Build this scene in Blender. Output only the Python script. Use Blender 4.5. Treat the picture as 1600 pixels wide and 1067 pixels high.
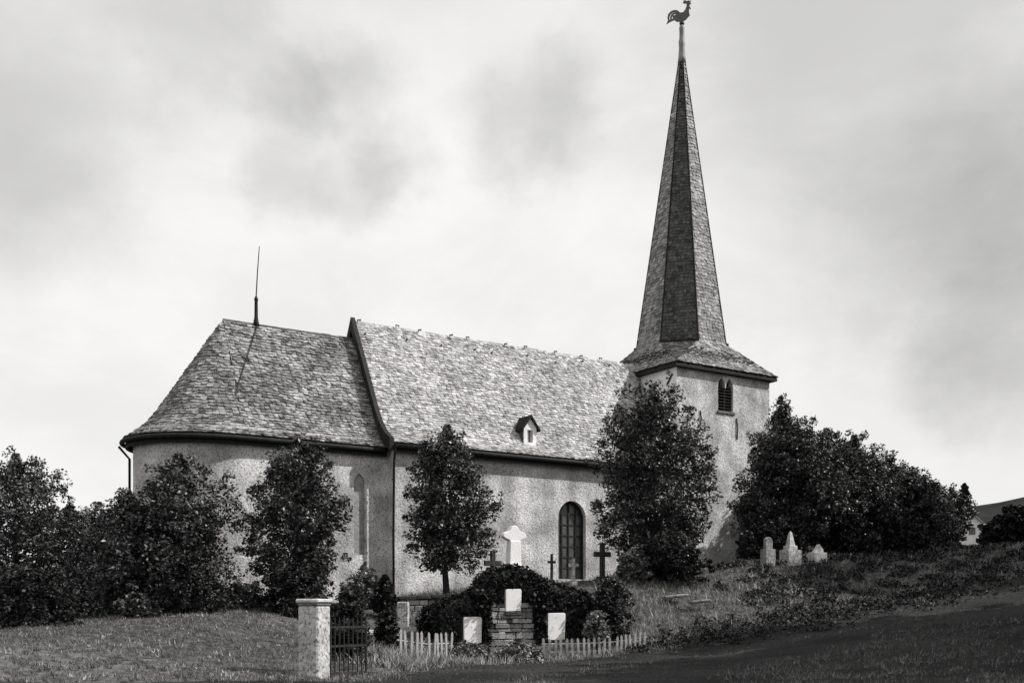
import bpy, bmesh, math, random
import numpy as np
from mathutils import Vector, Matrix

# ------------------------------------------------------------------ camera, sky, sun
F, HY, CX, EYE = 1720.0, 960.0, 800.0, 1.5          # focal length and horizon in photo pixels, eye height
scn = bpy.context.scene
for o in list(bpy.data.objects):
    bpy.data.objects.remove(o)
cam = bpy.data.cameras.new('camera')
cam.sensor_width = 36.0
cam.lens = F / 1600.0 * 36.0
cam.shift_y = (HY - 533.5) / 1600.0                  # rising front of a plate camera
cam.clip_start, cam.clip_end = 0.1, 5000.0
cam_o = bpy.data.objects.new('camera', cam)
scn.collection.objects.link(cam_o)
cam_o.location = (0, 0, EYE)
cam_o.rotation_euler = (math.pi / 2, 0, 0)
scn.camera = cam_o

ROT = math.radians(33.035)
UX, UY = math.cos(ROT), math.sin(ROT)                # church axis (nave to tower)
SL = Vector((0.63, -0.41, 0.66)).normalized()        # towards the sun, in the church's own axes
SUN = Vector((SL.x * UX - SL.y * UY, SL.x * UY + SL.y * UX, SL.z))
sun = bpy.data.lights.new('sun', 'SUN')
sun.energy = 5.0
sun.angle = math.radians(0.6)
sun.color = (1.0, 0.985, 0.965)
sun_o = bpy.data.objects.new('sun', sun)
scn.collection.objects.link(sun_o)
sun_o.rotation_euler = SUN.to_track_quat('Z', 'Y').to_euler()
sun_o.location = (60, 20, 60)

scn.view_settings.view_transform = 'Standard'
scn.view_settings.look = 'None'
scn.view_settings.exposure = 0.0
scn.view_settings.gamma = 1.0
scn.view_settings.use_curve_mapping = False

world = bpy.data.worlds.new('World')
scn.world = world
world.use_nodes = True
wt = world.node_tree
wt.nodes.clear()


def wn(t, **kw):
    n = wt.nodes.new(t)
    for k, v in kw.items():
        setattr(n, k, v)
    return n


sky = wn('ShaderNodeTexSky', sky_type='NISHITA', sun_disc=False)
sky.sun_elevation = math.asin(SUN.z)
sky.sun_rotation = math.atan2(SUN.x, SUN.y)
bw = wn('ShaderNodeRGBToBW')
wt.links.new(sky.outputs[0], bw.inputs[0])
tc = wn('ShaderNodeTexCoord')
mp = wn('ShaderNodeMapping')
mp.inputs['Scale'].default_value = (1.0, 1.0, 2.0)
mp.inputs['Location'].default_value = (0.35, 0.1, 0.62)
wt.links.new(tc.outputs['Generated'], mp.inputs[0])
nz = wn('ShaderNodeTexNoise')
nz.inputs['Scale'].default_value = 3.4
nz.inputs['Detail'].default_value = 9.0
nz.inputs['Roughness'].default_value = 0.58
nz.inputs['Distortion'].default_value = 0.25
wt.links.new(mp.outputs[0], nz.inputs['Vector'])


def sky_dir(px, py):
    return Vector(((px - CX) / F, 1.0, (HY - py) / F)).normalized()


def math_node(op, a, b=None, clamp=False):
    n = wn('ShaderNodeMath', operation=op, use_clamp=clamp)
    for i, v in enumerate((a, b)):
        if v is None:
            continue
        if isinstance(v, (int, float)):
            n.inputs[i].default_value = v
        else:
            wt.links.new(v, n.inputs[i])
    return n.outputs[0]


# grey cloud banks hanging in the high overcast: direction, angular radius (deg), depth
nrm = wn('ShaderNodeVectorMath', operation='NORMALIZE')
wt.links.new(tc.outputs['Generated'], nrm.inputs[0])
nz2 = wn('ShaderNodeTexNoise')
nz2.inputs['Scale'].default_value = 11.0
nz2.inputs['Detail'].default_value = 8.0
nz2.inputs['Roughness'].default_value = 0.6
wt.links.new(nrm.outputs[0], nz2.inputs['Vector'])
wob = wn('ShaderNodeVectorMath', operation='SCALE')
wob.inputs['Scale'].default_value = 0.11
cen = wn('ShaderNodeVectorMath', operation='SUBTRACT')
cen.inputs[1].default_value = (0.5, 0.5, 0.5)
wt.links.new(nz2.outputs['Color'], cen.inputs[0])
wt.links.new(cen.outputs[0], wob.inputs[0])
wdir = wn('ShaderNodeVectorMath', operation='ADD')
wt.links.new(nrm.outputs[0], wdir.inputs[0])
wt.links.new(wob.outputs[0], wdir.inputs[1])
total = None
for (px, py, rad, amt) in [(465, 145, 2.4, .20), (550, 125, 2.7, .22), (835, 185, 3.8, .30), (450, 285, 2.4, .20), (560, 290, 2.6, .18), (620, 265, 2.4, .18), (700, 60, 4.0, .06),
                           (320, 70, 4.0, .16), (90, 330, 4.0, .14), (40, 30, 7, .14), (-160, 200, 8, .14), (1380, 120, 12, .22), (1500, 380, 8, .16),
                           (1570, 550, 4.5, .18), (1750, 330, 10, .14), (330, -200, 10, .14), (1000, -330, 12, .12),
                           (2100, 600, 10, .12), (-500, 500, 10, .08)]:
    d = wn('ShaderNodeVectorMath', operation='DISTANCE')
    wt.links.new(wdir.outputs[0], d.inputs[0])
    d.inputs[1].default_value = sky_dir(px, py)
    mr = wn('ShaderNodeMapRange', interpolation_type='SMOOTHSTEP')
    r = math.radians(rad)
    mr.inputs['From Min'].default_value = r * 1.25
    mr.inputs['From Max'].default_value = r * 0.25
    mr.inputs['To Min'].default_value = 0.0
    mr.inputs['To Max'].default_value = amt
    wt.links.new(d.outputs['Value'], mr.inputs['Value'])
    total = mr.outputs[0] if total is None else math_node('ADD', total, mr.outputs[0])
ramp = wn('ShaderNodeMapRange', interpolation_type='SMOOTHSTEP')
ramp.inputs['From Min'].default_value = 0.36
ramp.inputs['From Max'].default_value = 0.64
ramp.inputs['To Min'].default_value = 0.94
ramp.inputs['To Max'].default_value = 1.07
wt.links.new(nz.outputs['Fac'], ramp.inputs['Value'])
cloud = math_node('MULTIPLY', math_node('SUBTRACT', ramp.outputs[0], total), 8.6)
skyv = math_node('ADD', math_node('MULTIPLY', bw.outputs[0], 0.12), cloud)
comb = wn('ShaderNodeCombineColor')
for i, k in enumerate((1.0, 0.992, 0.985)):
    wt.links.new(math_node('MULTIPLY', skyv, k), comb.inputs[i])
bg = wn('ShaderNodeBackground')
bg.inputs['Strength'].default_value = 0.1
wo = wn('ShaderNodeOutputWorld')
wt.links.new(comb.outputs[0], bg.inputs[0])
wt.links.new(bg.outputs[0], wo.inputs[0])

# ------------------------------------------------------------------ helpers
COL = scn.collection
random.seed(7)
RNG = np.random.default_rng(11)


def at(px, py, Y):
    return Vector(((px - CX) / F * Y, Y, EYE + (HY - py) / F * Y))


def gx(px, Y):
    return (px - CX) / F * Y


def link(o, parent=None):
    COL.objects.link(o)
    if parent is not None:
        o.parent = parent
    return o


def tag(o, label=None, cat=None, group=None, kind=None):
    if label: o['label'] = label
    if cat: o['category'] = cat
    if group: o['group'] = group
    if kind: o['kind'] = kind
    return o


def empty(name, loc=(0, 0, 0), rz=0.0):
    o = bpy.data.objects.new(name, None)
    o.empty_display_size = 0.2
    o.location = loc
    o.rotation_euler = (0, 0, rz)
    return link(o)


def mesh_obj(name, verts, faces, mat, parent=None, smooth=False, tones=None):
    me = bpy.data.meshes.new(name)
    me.from_pydata([tuple(v) for v in verts], [], faces)
    me.validate()
    if tones is not None and len(tones) == len(me.polygons):
        a = me.attributes.new('tone', 'FLOAT', 'FACE')
        a.data.foreach_set('value', np.asarray(tones, dtype=np.float32))
    if smooth:
        me.polygons.foreach_set('use_smooth', [True] * len(me.polygons))
    for m in (mat if isinstance(mat, (list, tuple)) else [mat]):
        me.materials.append(m)
    return link(bpy.data.objects.new(name, me), parent)


class MB:
    """collects simple solids into one mesh"""
    def __init__(s):
        s.v, s.f, s.t = [], [], []

    def add(s, v, f, tone=0.5):
        b = len(s.v)
        s.v += [tuple(p) for p in v]
        s.f += [tuple(i + b for i in q) for q in f]
        s.t += [tone] * len(f)

    def box(s, x0, x1, y0, y1, z0, z1, tone=0.5, M=None):
        v = [Vector(p) for p in ((x0, y0, z0), (x1, y0, z0), (x1, y1, z0), (x0, y1, z0), (x0, y0, z1), (x1, y0, z1), (x1, y1, z1), (x0, y1, z1))]
        if M is not None:
            v = [M @ p for p in v]
        s.add(v, [(0, 3, 2, 1), (4, 5, 6, 7), (0, 1, 5, 4), (1, 2, 6, 5), (2, 3, 7, 6), (3, 0, 4, 7)], tone)

    def prism(s, pts, x0, x1, axis='x', tone=0.5):
        """polygon of 2-D points pushed along an axis"""
        n = len(pts)
        if axis == 'x':
            v = [(x0, a, b) for a, b in pts] + [(x1, a, b) for a, b in pts]
        elif axis == 'y':
            v = [(a, x0, b) for a, b in pts] + [(a, x1, b) for a, b in pts]
        else:
            v = [(a, b, x0) for a, b in pts] + [(a, b, x1) for a, b in pts]
        f = [tuple(range(n)), tuple(range(2 * n - 1, n - 1, -1))]
        f += [(i, i + n, (i + 1) % n + n, (i + 1) % n) for i in range(n)]
        s.add(v, f, tone)

    def tube(s, pts, rads, n=7, tone=0.5, cap=True):
        pts = [Vector(p) for p in pts]
        if isinstance(rads, (int, float)):
            rads = [rads] * len(pts)
        v, f = [], []
        ref = Vector((0, 0, 1))
        d0 = (pts[-1] - pts[0]).normalized()
        if abs(d0.z) > 0.9:
            ref = Vector((0, 1, 0))
        for i, p in enumerate(pts):
            d = (pts[min(i + 1, len(pts) - 1)] - pts[max(i - 1, 0)]).normalized()
            a = d.cross(ref).normalized()
            b = a.cross(d)
            for k in range(n):
                an = 2 * math.pi * k / n
                v.append(p + (a * math.cos(an) + b * math.sin(an)) * rads[i])
        for i in range(len(pts) - 1):
            for k in range(n):
                k2 = (k + 1) % n
                f.append((i * n + k, i * n + k2, (i + 1) * n + k2, (i + 1) * n + k))
        if cap:
            f.append(tuple(range(n - 1, -1, -1)))
            f.append(tuple((len(pts) - 1) * n + k for k in range(n)))
        s.add(v, f, tone)

    def lathe(s, prof, n=12, c=(0, 0), tone=0.5):
        v, f = [], []
        for r, z in prof:
            for k in range(n):
                a = 2 * math.pi * k / n
                v.append((c[0] + r * math.cos(a), c[1] + r * math.sin(a), z))
        for i in range(len(prof) - 1):
            for k in range(n):
                k2 = (k + 1) % n
                f.append((i * n + k, i * n + k2, (i + 1) * n + k2, (i + 1) * n + k))
        f.append(tuple(range(n - 1, -1, -1)))
        f.append(tuple((len(prof) - 1) * n + k for k in range(n)))
        s.add(v, f, tone)

    def build(s, name, mat, parent=None, smooth=False, bevel=0.0):
        o = mesh_obj(name, s.v, s.f, mat, parent, smooth, s.t)
        if bevel:
            bm = bmesh.new()
            bm.from_mesh(o.data)
            bmesh.ops.recalc_face_normals(bm, faces=bm.faces)
            bmesh.ops.bevel(bm, geom=list(bm.edges), offset=bevel, segments=1, affect='EDGES', clamp_overlap=True)
            bm.to_mesh(o.data)
            bm.free()
        return o


def apply_boolean(o, cutters):
    for c in cutters:
        m = o.modifiers.new('cut', 'BOOLEAN')
        m.object = c
        m.operation = 'DIFFERENCE'
        m.solver = 'EXACT'
    dg = bpy.context.evaluated_depsgraph_get()
    dg.update()
    me = bpy.data.meshes.new_from_object(o.evaluated_get(dg))
    o.modifiers.clear()
    old = o.data
    o.data = me
    bpy.data.meshes.remove(old)
    for c in cutters:
        bpy.data.objects.remove(c)


# ------------------------------------------------------------------ materials (a black-and-white world)
def mat(name, lo, hi, scale=4.0, detail=6.0, rough=0.85, bump=0.0, bscale=None, tone=0.0, spec=0.3, spots=None, stretch=(1, 1, 1), rot=None, patch=None, contrast=(0.35, 0.65), objrand=0.0, streak=None):
    m = bpy.data.materials.new(name)
    m.use_nodes = True
    t = m.node_tree
    b = t.nodes['Principled BSDF']
    b.inputs['Roughness'].default_value = rough
    b.inputs['Specular IOR Level'].default_value = spec
    c = t.nodes.new('ShaderNodeTexCoord')
    mp = t.nodes.new('ShaderNodeMapping')
    mp.inputs['Scale'].default_value = stretch
    t.links.new(c.outputs['Object'], mp.inputs[0])
    n = t.nodes.new('ShaderNodeTexNoise')
    n.inputs['Scale'].default_value = scale
    n.inputs['Detail'].default_value = detail
    n.inputs['Roughness'].default_value = 0.65
    t.links.new(mp.outputs[0], n.inputs['Vector'])
    r = t.nodes.new('ShaderNodeMapRange')
    r.inputs['From Min'].default_value, r.inputs['From Max'].default_value = contrast
    r.inputs['To Min'].default_value, r.inputs['To Max'].default_value = lo, hi
    t.links.new(n.outputs['Fac'], r.inputs['Value'])
    val = r.outputs[0]

    def mul(a, bsock):
        k = t.nodes.new('ShaderNodeMath')
        k.operation = 'MULTIPLY'
        t.links.new(a, k.inputs[0])
        t.links.new(bsock, k.inputs[1])
        return k.outputs[0]

    def rng(sock, f0, f1, a, z):
        k = t.nodes.new('ShaderNodeMapRange')
        k.inputs['From Min'].default_value, k.inputs['From Max'].default_value = f0, f1
        k.inputs['To Min'].default_value, k.inputs['To Max'].default_value = a, z
        t.links.new(sock, k.inputs['Value'])
        return k.outputs[0]
    if tone:
        a = t.nodes.new('ShaderNodeAttribute')
        a.attribute_name = 'tone'
        val = mul(val, rng(a.outputs['Fac'], 0, 1, 1 - tone, 1 + tone))
    if objrand:
        oi = t.nodes.new('ShaderNodeObjectInfo')
        val = mul(val, rng(oi.outputs['Random'], 0, 1, 1 - objrand, 1 + objrand))
    if patch:                                         # broad weathering
        n2 = t.nodes.new('ShaderNodeTexNoise')
        n2.inputs['Scale'].default_value = patch[0]
        n2.inputs['Detail'].default_value = 4
        t.links.new(mp.outputs[0], n2.inputs['Vector'])
        val = mul(val, rng(n2.outputs['Fac'], 0.35, 0.65, patch[1], patch[2]))
    if streak:                                        # run-off stains down the face
        m3 = t.nodes.new('ShaderNodeMapping')
        m3.inputs['Scale'].default_value = (streak[0], streak[0], streak[0] * 0.09)
        t.links.new(c.outputs['Object'], m3.inputs[0])
        n3 = t.nodes.new('ShaderNodeTexNoise')
        n3.inputs['Scale'].default_value = 1.0
        n3.inputs['Detail'].default_value = 6
        t.links.new(m3.outputs[0], n3.inputs['Vector'])
        val = mul(val, rng(n3.outputs['Fac'], 0.36, 0.6, streak[1], streak[2]))
    if spots:                                         # small dark pits or lichen
        vo = t.nodes.new('ShaderNodeTexNoise')
        vo.inputs['Scale'].default_value = spots[0]
        vo.inputs['Detail'].default_value = 3
        vo.inputs['Roughness'].default_value = 0.7
        t.links.new(mp.outputs[0], vo.inputs['Vector'])
        val = mul(val, rng(vo.outputs['Fac'], spots[1], spots[1] + 0.08, spots[2], 1.0))
    cc = t.nodes.new('ShaderNodeCombineColor')
    for i, k in enumerate((1.0, 0.985, 0.975)):
        mm = t.nodes.new('ShaderNodeMath')
        mm.operation = 'MULTIPLY'
        mm.inputs[1].default_value = k
        t.links.new(val, mm.inputs[0])
        t.links.new(mm.outputs[0], cc.inputs[i])
    t.links.new(cc.outputs[0], b.inputs['Base Color'])
    if bump:
        bn = t.nodes.new('ShaderNodeTexNoise')
        bn.inputs['Scale'].default_value = bscale or scale * 2
        bn.inputs['Detail'].default_value = 5
        t.links.new(mp.outputs[0], bn.inputs['Vector'])
        bu = t.nodes.new('ShaderNodeBump')
        bu.inputs['Strength'].default_value = 1.0
        bu.inputs['Distance'].default_value = bump
        t.links.new(bn.outputs['Fac'], bu.inputs['Height'])
        t.links.new(bu.outputs[0], b.inputs['Normal'])
    return m


M = {}
M['wall'] = mat('rubble_plaster', 0.46, 0.76, 10.0, 9, 0.95, 0.035, 12.0, spots=(17.0, 0.39, 0.42), patch=(0.8, 0.6, 1.14), spec=0.1, streak=(1.3, 0.8, 1.06))
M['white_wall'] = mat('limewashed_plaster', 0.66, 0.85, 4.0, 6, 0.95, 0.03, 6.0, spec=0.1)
M['slate'] = mat('weathered_slate', 0.29, 0.44, 6.0, 6, 0.7, 0.006, 20, tone=0.42, spec=0.3, patch=(0.55, 0.78, 1.15), spots=(3.2, 0.37, 0.5))
M['old_slate'] = mat('mossy_slate', 0.2, 0.34, 5, 6, 0.75, 0.006, 20, tone=0.5, spec=0.25, patch=(0.7, 0.6, 1.15), spots=(3.0, 0.4, 0.45))  # darker, blotchier slate over the whole choir roof
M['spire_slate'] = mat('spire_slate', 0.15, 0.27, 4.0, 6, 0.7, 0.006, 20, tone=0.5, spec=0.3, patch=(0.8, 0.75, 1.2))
M['dark_slate'] = mat('new_dark_slate', 0.05, 0.085, 3.0, 6, 0.7, 0.006, 20, tone=0.5, spec=0.2)  # dark slate; on the spire it paints in shade on diagonals and corners
M['underlay'] = mat('roof_boards', 0.02, 0.04, 4.0, spec=0.05)
M['lead'] = mat('dark_lead', 0.01, 0.025, 4.0, rough=0.7, spec=0.15)
M['iron'] = mat('black_iron', 0.012, 0.03, 6.0, rough=0.6)
M['zinc'] = mat('zinc_pipe', 0.2, 0.3, 5.0, rough=0.5)
M['sheet'] = mat('grey_sheet_metal', 0.07, 0.11, 2.0, rough=0.45)
M['pole'] = mat('lead_sheathed_pole', 0.14, 0.28, 3.0, rough=0.6)
M['glass'] = mat('window_glass', 0.04, 0.11, 2.0, rough=0.25, spec=0.5, bump=0.02, bscale=2)
M['blocked'] = mat('blocked_window', 0.2, 0.34, 6.0, 6, 0.9, 0.03, 8)
M['louvre'] = mat('louvre_board', 0.012, 0.03, 4.0, spec=0.1)
M['white_stone'] = mat('white_stone', 0.34, 0.58, 4.0, 6, 0.9, 0.02, 12, patch=(3.0, 0.7, 1.05))
M['plaque'] = mat('white_plaque', 0.7, 0.84, 3.0, 6, 0.85, 0.006, 12, spots=(4.0, 0.34, 0.7))
M['bright_stone'] = mat('bright_limestone', 0.74, 0.85, 4.0, 6, 0.9, 0.01, 12)
M['grey_stone'] = mat('grey_stone', 0.14, 0.42, 6.0, 6, 0.95, 0.04, 10, objrand=0.6)
M['pale_stone'] = mat('pale_stone', 0.35, 0.6, 4.0, 6, 0.95, 0.03, 9, spots=(12, 0.40, 0.35), patch=(1.5, 0.75, 1.1))
M['dark_stone'] = mat('dark_stone', 0.03, 0.07, 4.0, 6, 0.95, 0.03, 9)
M['mortar'] = mat('mortar', 0.04, 0.09, 6.0, bump=0.03)
M['bark'] = mat('bark', 0.02, 0.05, 8.0, bump=0.03, stretch=(1, 1, 0.2))
M['picket'] = mat('whitewashed_picket', 0.16, 0.4, 6.0, bump=0.01)
M['leaf'] = mat('leaf', 0.02, 0.095, 1.1, 3, 0.45, tone=0.98, spec=0.5)
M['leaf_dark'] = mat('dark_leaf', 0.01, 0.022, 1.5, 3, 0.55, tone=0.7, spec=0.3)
M['leaf_pale'] = mat('pale_leaf', 0.10, 0.24, 1.5, 3, 0.5, tone=0.7, spec=0.5)
M['ivy'] = mat('ivy_leaf', 0.008, 0.018, 1.5, 3, 0.6, tone=0.6, spec=0.2)
M['grass'] = mat('grass_blade', 0.07, 0.16, 0.8, 4, 0.7, tone=0.6, spec=0.2)
M['pale_grass'] = mat('pale_weed', 0.14, 0.3, 0.8, 4, 0.7, tone=0.6, spec=0.2)
M['ground'] = mat('meadow_ground', 0.025, 0.14, 4.5, 10, 1.0, 0.12, 3.0, spec=0.05, patch=(0.16, 0.7, 1.2))
M['road'] = mat('tarred_gravel', 0.006, 0.036, 7.0, 12, 0.95, 0.1, 9.0, spec=0.15, patch=(0.35, 0.5, 1.5))
M['gravel'] = mat('gravel', 0.02, 0.055, 3.0, tone=0.7)
M['hill'] = mat('wooded_hill', 0.008, 0.03, 0.05, 8, 1.0, spec=0.05)
M['house_wall'] = mat('limewashed_house', 0.55, 0.7, 2.0)
M['house_roof'] = mat('house_tiles', 0.08, 0.14, 3.0)

# ------------------------------------------------------------------ terrain
CTRL = []                                            # (px, py, depth)
for a in [(-500, 1000, 18), (0, 1067, 20), (60, 1010, 25), (200, 985, 30), (330, 962, 34), (120, 1000, 28), (450, 964, 35), (0, 990, 30), (-300, 975, 32),
          (200, 1067, 20.5), (400, 1067, 21.5), (440, 1010, 29), (100, 975, 38), (300, 945, 41), (480, 940, 42),
          (560, 1062, 25), (520, 1000, 30), (620, 1040, 32), (690, 1040, 33), (610, 985, 38), (700, 1010, 36.5), (640, 940, 42.5), (560, 945, 43),
          (800, 1020, 36.5), (900, 1028, 36), (1010, 1014, 37.5), (960, 950, 41.5), (800, 930, 42.5), (820, 915, 46), (943, 910, 45), (1000, 905, 46),
          (1040, 965, 41.5), (1100, 905, 47), (1150, 890, 49), (1235, 868, 53), (1300, 868, 55), (1450, 860, 57), (1600, 850, 60), (1800, 830, 64),
          (1100, 990, 39.5), (1200, 960, 43), (1300, 925, 47), (1450, 890, 51), (1600, 870, 54),
          (600, 1067, 24.2), (800, 1042, 32), (1000, 1022, 37), (1200, 990, 40), (1400, 948, 44), (1600, 905, 47), (1800, 868, 50), (1950, 850, 52),
          (1600, 975, 34), (1400, 990, 34), (1200, 1022, 33), (1000, 1048, 29), (1600, 1067, 23), (1300, 1067, 23), (1000, 1067, 24), (800, 1067, 24), (1900, 985, 30),
          ]:
    p = at(*a)
    CTRL.append((p.x, p.y, p.z))
for x, y, z in [(0, 0, 0), (-15, 0, 0.3), (20, 0, 0.1), (0, -30, 0), (-40, -20, 0.5), (40, -20, 0.5), (0, 10, 0), (12, 12, 0), (25, 14, 0.6), (-20, 12, 0.3), (45, 20, 2.5),
                (-14, 56, 2.6), (-2, 60, 3.0), (8, 64, 3.6), (16, 70, 4.2), (24, 70, 4.8), (-30, 60, 2.2), (-45, 40, 1.5), (60, 60, 7), (40, 80, 7),
                (-30, 100, 3), (0, 110, 4.5), (40, 120, 8), (80, 90, 9), (-90, 60, 2), (-120, 140, 3), (0, 200, 7), (110, 160, 12), (140, 60, 12), (-100, -60, 1), (100, -60, 2)]:
    CTRL.append((x, y, z))
_p0 = Vector(((618 - CX) / F * 48.0, 48.0))
for lx, ly, z in [(0, 0, 1.9), (4, 0, 2.4), (9.7, 0, 2.85), (14, 0, 3.15), (18, 0.2, 3.4), (23, 0.2, 3.8), (9.7, -3, 2.75), (4, -3, 2.3), (-4, 0.4, 1.8), (-9.5, 2, 1.7)]:
    c_, s_ = math.cos(ROT), math.sin(ROT)
    CTRL.append((_p0.x + lx * c_ - ly * s_, _p0.y + lx * s_ + ly * c_, z))
CT = np.array(CTRL)


def tps(d2):
    return 0.5 * d2 * np.log(d2 + 1e-9)


_n = len(CT)
_K = tps(((CT[:, None, :2] - CT[None, :, :2]) ** 2).sum(-1)) + np.eye(_n) * 2.0
_P = np.c_[np.ones(_n), CT[:, :2]]
_A = np.zeros((_n + 3, _n + 3))
_A[:_n, :_n] = _K
_A[:_n, _n:] = _P
_A[_n:, :_n] = _P.T
_sol = np.linalg.solve(_A, np.r_[CT[:, 2], 0, 0, 0])


def height(X, Y):
    X = np.atleast_1d(np.asarray(X, float))
    Y = np.atleast_1d(np.asarray(Y, float))
    Xc, Yc = np.clip(X, -110, 140), np.clip(Y, -70, 190)
    d2 = (Xc[:, None] - CT[None, :, 0]) ** 2 + (Yc[:, None] - CT[None, :, 1]) ** 2
    z = tps(d2) @ _sol[:_n] + _sol[_n] + _sol[_n + 1] * Xc + _sol[_n + 2] * Yc
    return np.clip(z, -1.5, 22)


def hz(x, y):
    return float(height(x, y)[0])


def axis_steps(a, b, lo, hi, fine):
    inner = list(np.arange(a, b + 1e-6, fine))
    left, right, s = [], [], fine
    x = a
    while x > lo:
        s *= 1.35
        x -= s
        left.append(max(x, lo))
    s, x = fine, b
    while x < hi:
        s *= 1.35
        x += s
        right.append(min(x, hi))
    return np.array(left[::-1] + inner + right)


xs = axis_steps(-32, 42, -1500, 1500, 0.45)
ys = axis_steps(8, 72, -900, 2500, 0.45)
GX, GY = np.meshgrid(xs, ys)
GZ = np.concatenate([height(GX[j], GY[j]) for j in range(len(ys))]).reshape(GX.shape)


def lumps(X, Y):
    return (0.05 * np.sin(X * 1.9 + 1.3 * np.sin(Y * 0.9)) * np.sin(Y * 2.3 + 0.7) + 0.035 * np.sin(X * 4.1 + 2 + Y) * np.sin(Y * 5.1 - X * 0.7))


GZ = GZ + lumps(GX, GY) * np.exp(-np.maximum(0, np.hypot(GX, GY - 35) - 40) / 10)
nx, ny = len(xs), len(ys)
gv = np.stack([GX.ravel(), GY.ravel(), GZ.ravel()], 1)
idx = np.arange(nx * ny).reshape(ny, nx)
gf = np.stack([idx[:-1, :-1].ravel(), idx[:-1, 1:].ravel(), idx[1:, 1:].ravel(), idx[1:, :-1].ravel()], 1)
ground = mesh_obj('ground', gv.tolist(), gf.tolist(), M['ground'], smooth=True)
tag(ground, kind='structure')

# the road that passes the churchyard and climbs to the right
edge = [gx(430, 20.5) + 0j, 0]
EDGE = [(-16, 13.5), (-9.5, 17.5), (gx(520, 22), 22.0), (gx(610, 25), 25.0), (gx(700, 28.6), 28.6), (gx(800, 32.2), 32.2), (gx(900, 35), 35.0), (gx(1000, 37.2), 37.2), (gx(1100, 38.9), 38.9),
        (gx(1200, 40.6), 40.6), (gx(1300, 42.4), 42.4), (gx(1400, 44.2), 44.2), (gx(1500, 45.7), 45.7), (gx(1600, 47.2), 47.2), (26, 49), (34, 52), (48, 56), (66, 60)]
rv, rf = [], []
fineE = []
for i in range(len(EDGE) - 1):
    for k in range(6):
        t = k / 6
        fineE.append((EDGE[i][0] * (1 - t) + EDGE[i + 1][0] * t, EDGE[i][1] * (1 - t) + EDGE[i + 1][1] * t))
fineE.append(EDGE[-1])
NW = 44
for i, (x, y) in enumerate(fineE):
    a = Vector(fineE[max(i - 3, 0)])
    b = Vector(fineE[min(i + 3, len(fineE) - 1)])
    d = (b - a).normalized()
    nv = Vector((d.y, -d.x))
    wdt = 15.0
    jit = 0.12 * math.sin(i * 1.7) + 0.1 * math.sin(i * 0.63)
    for k in range(NW + 1):
        q = Vector((x, y)) + nv * (jit * (1 - k / NW) + wdt * k / NW)
        rv.append((q.x, q.y))
rv = np.array(rv)
rz = height(rv[:, 0], rv[:, 1]) + 0.13
kk = np.tile(np.arange(NW + 1), len(fineE))
rz = rz - 0.2 * (kk == 0) - 0.4 * (kk == NW)
for i in range(len(fineE) - 1):
    for k in range(NW):
        a = i * (NW + 1) + k
        rf.append((a, a + 1, a + NW + 2, a + NW + 1))
road = mesh_obj('road', np.c_[rv, rz].tolist(), rf, M['road'], smooth=True)
tag(road, kind='structure')
ROAD_PTS = np.array(fineE)


def on_road(X, Y):
    """signed: true where the point lies on the camera side of the road's far edge"""
    d2 = (X[:, None] - ROAD_PTS[None, :, 0]) ** 2 + (Y[:, None] - ROAD_PTS[None, :, 1]) ** 2
    j = np.clip(d2.argmin(1), 1, len(ROAD_PTS) - 2)
    dx = ROAD_PTS[j + 1, 0] - ROAD_PTS[j - 1, 0]
    dy = ROAD_PTS[j + 1, 1] - ROAD_PTS[j - 1, 1]
    cr = dx * (Y - ROAD_PTS[j, 1]) - dy * (X - ROAD_PTS[j, 0])
    return (cr < 0.0) & (d2.min(1) < 15.2 ** 2)


# distant hills
def hill(name, x0, x1, y, prof, depth):
    v, f = [], []
    n = 60
    for i in range(n + 1):
        t = i / n
        x = x0 + (x1 - x0) * t
        h = prof(t) + 1.2 * math.sin(t * 37) + 0.8 * math.sin(t * 91 + 1)
        v += [(x, y - depth, 0), (x, y - depth * 0.35, h * 0.75), (x, y, h), (x, y + depth, 0)]
    for i in range(n):
        for k in range(3):
            a = i * 4 + k
            f.append((a, a + 4, a + 5, a + 1))
    o = mesh_obj(name, v, f, M['hill'], smooth=True)
    return tag(o, kind='structure')


hill('hills', 100, 1100, 640, lambda t: 33 + 57 * min(1, t * 2.6) ** 0.7, 200)
hill('hills', -1100, 120, 800, lambda t: 22 + 8 * math.sin(t * 5), 200)

# ------------------------------------------------------------------ church
P0 = Vector(((618 - CX) / F * 48.0, 48.0, 0))
church = empty('village_church', P0, ROT)
tag(church, 'old stone village church with slate roofs, rounded choir and tall tower spire', 'church')


def lw(x, y, z=0.0):
    """church axes to world"""
    return Vector((P0.x + x * UX - y * UY, P0.y + x * UY + y * UX, z))


YC = 3.85                                             # church axis


def arc_fn(pts):
    pts = [Vector(p) for p in pts]
    ls = [0.0]
    for a, b in zip(pts, pts[1:]):
        ls.append(ls[-1] + (b - a).length)

    def fn(t):
        d = max(0.0, min(1.0, t)) * ls[-1]
        for i in range(len(pts) - 1):
            if d <= ls[i + 1] or i == len(pts) - 2:
                k = (d - ls[i]) / (ls[i + 1] - ls[i])
                return pts[i].lerp(pts[i + 1], k)
    return fn, ls[-1]


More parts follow.
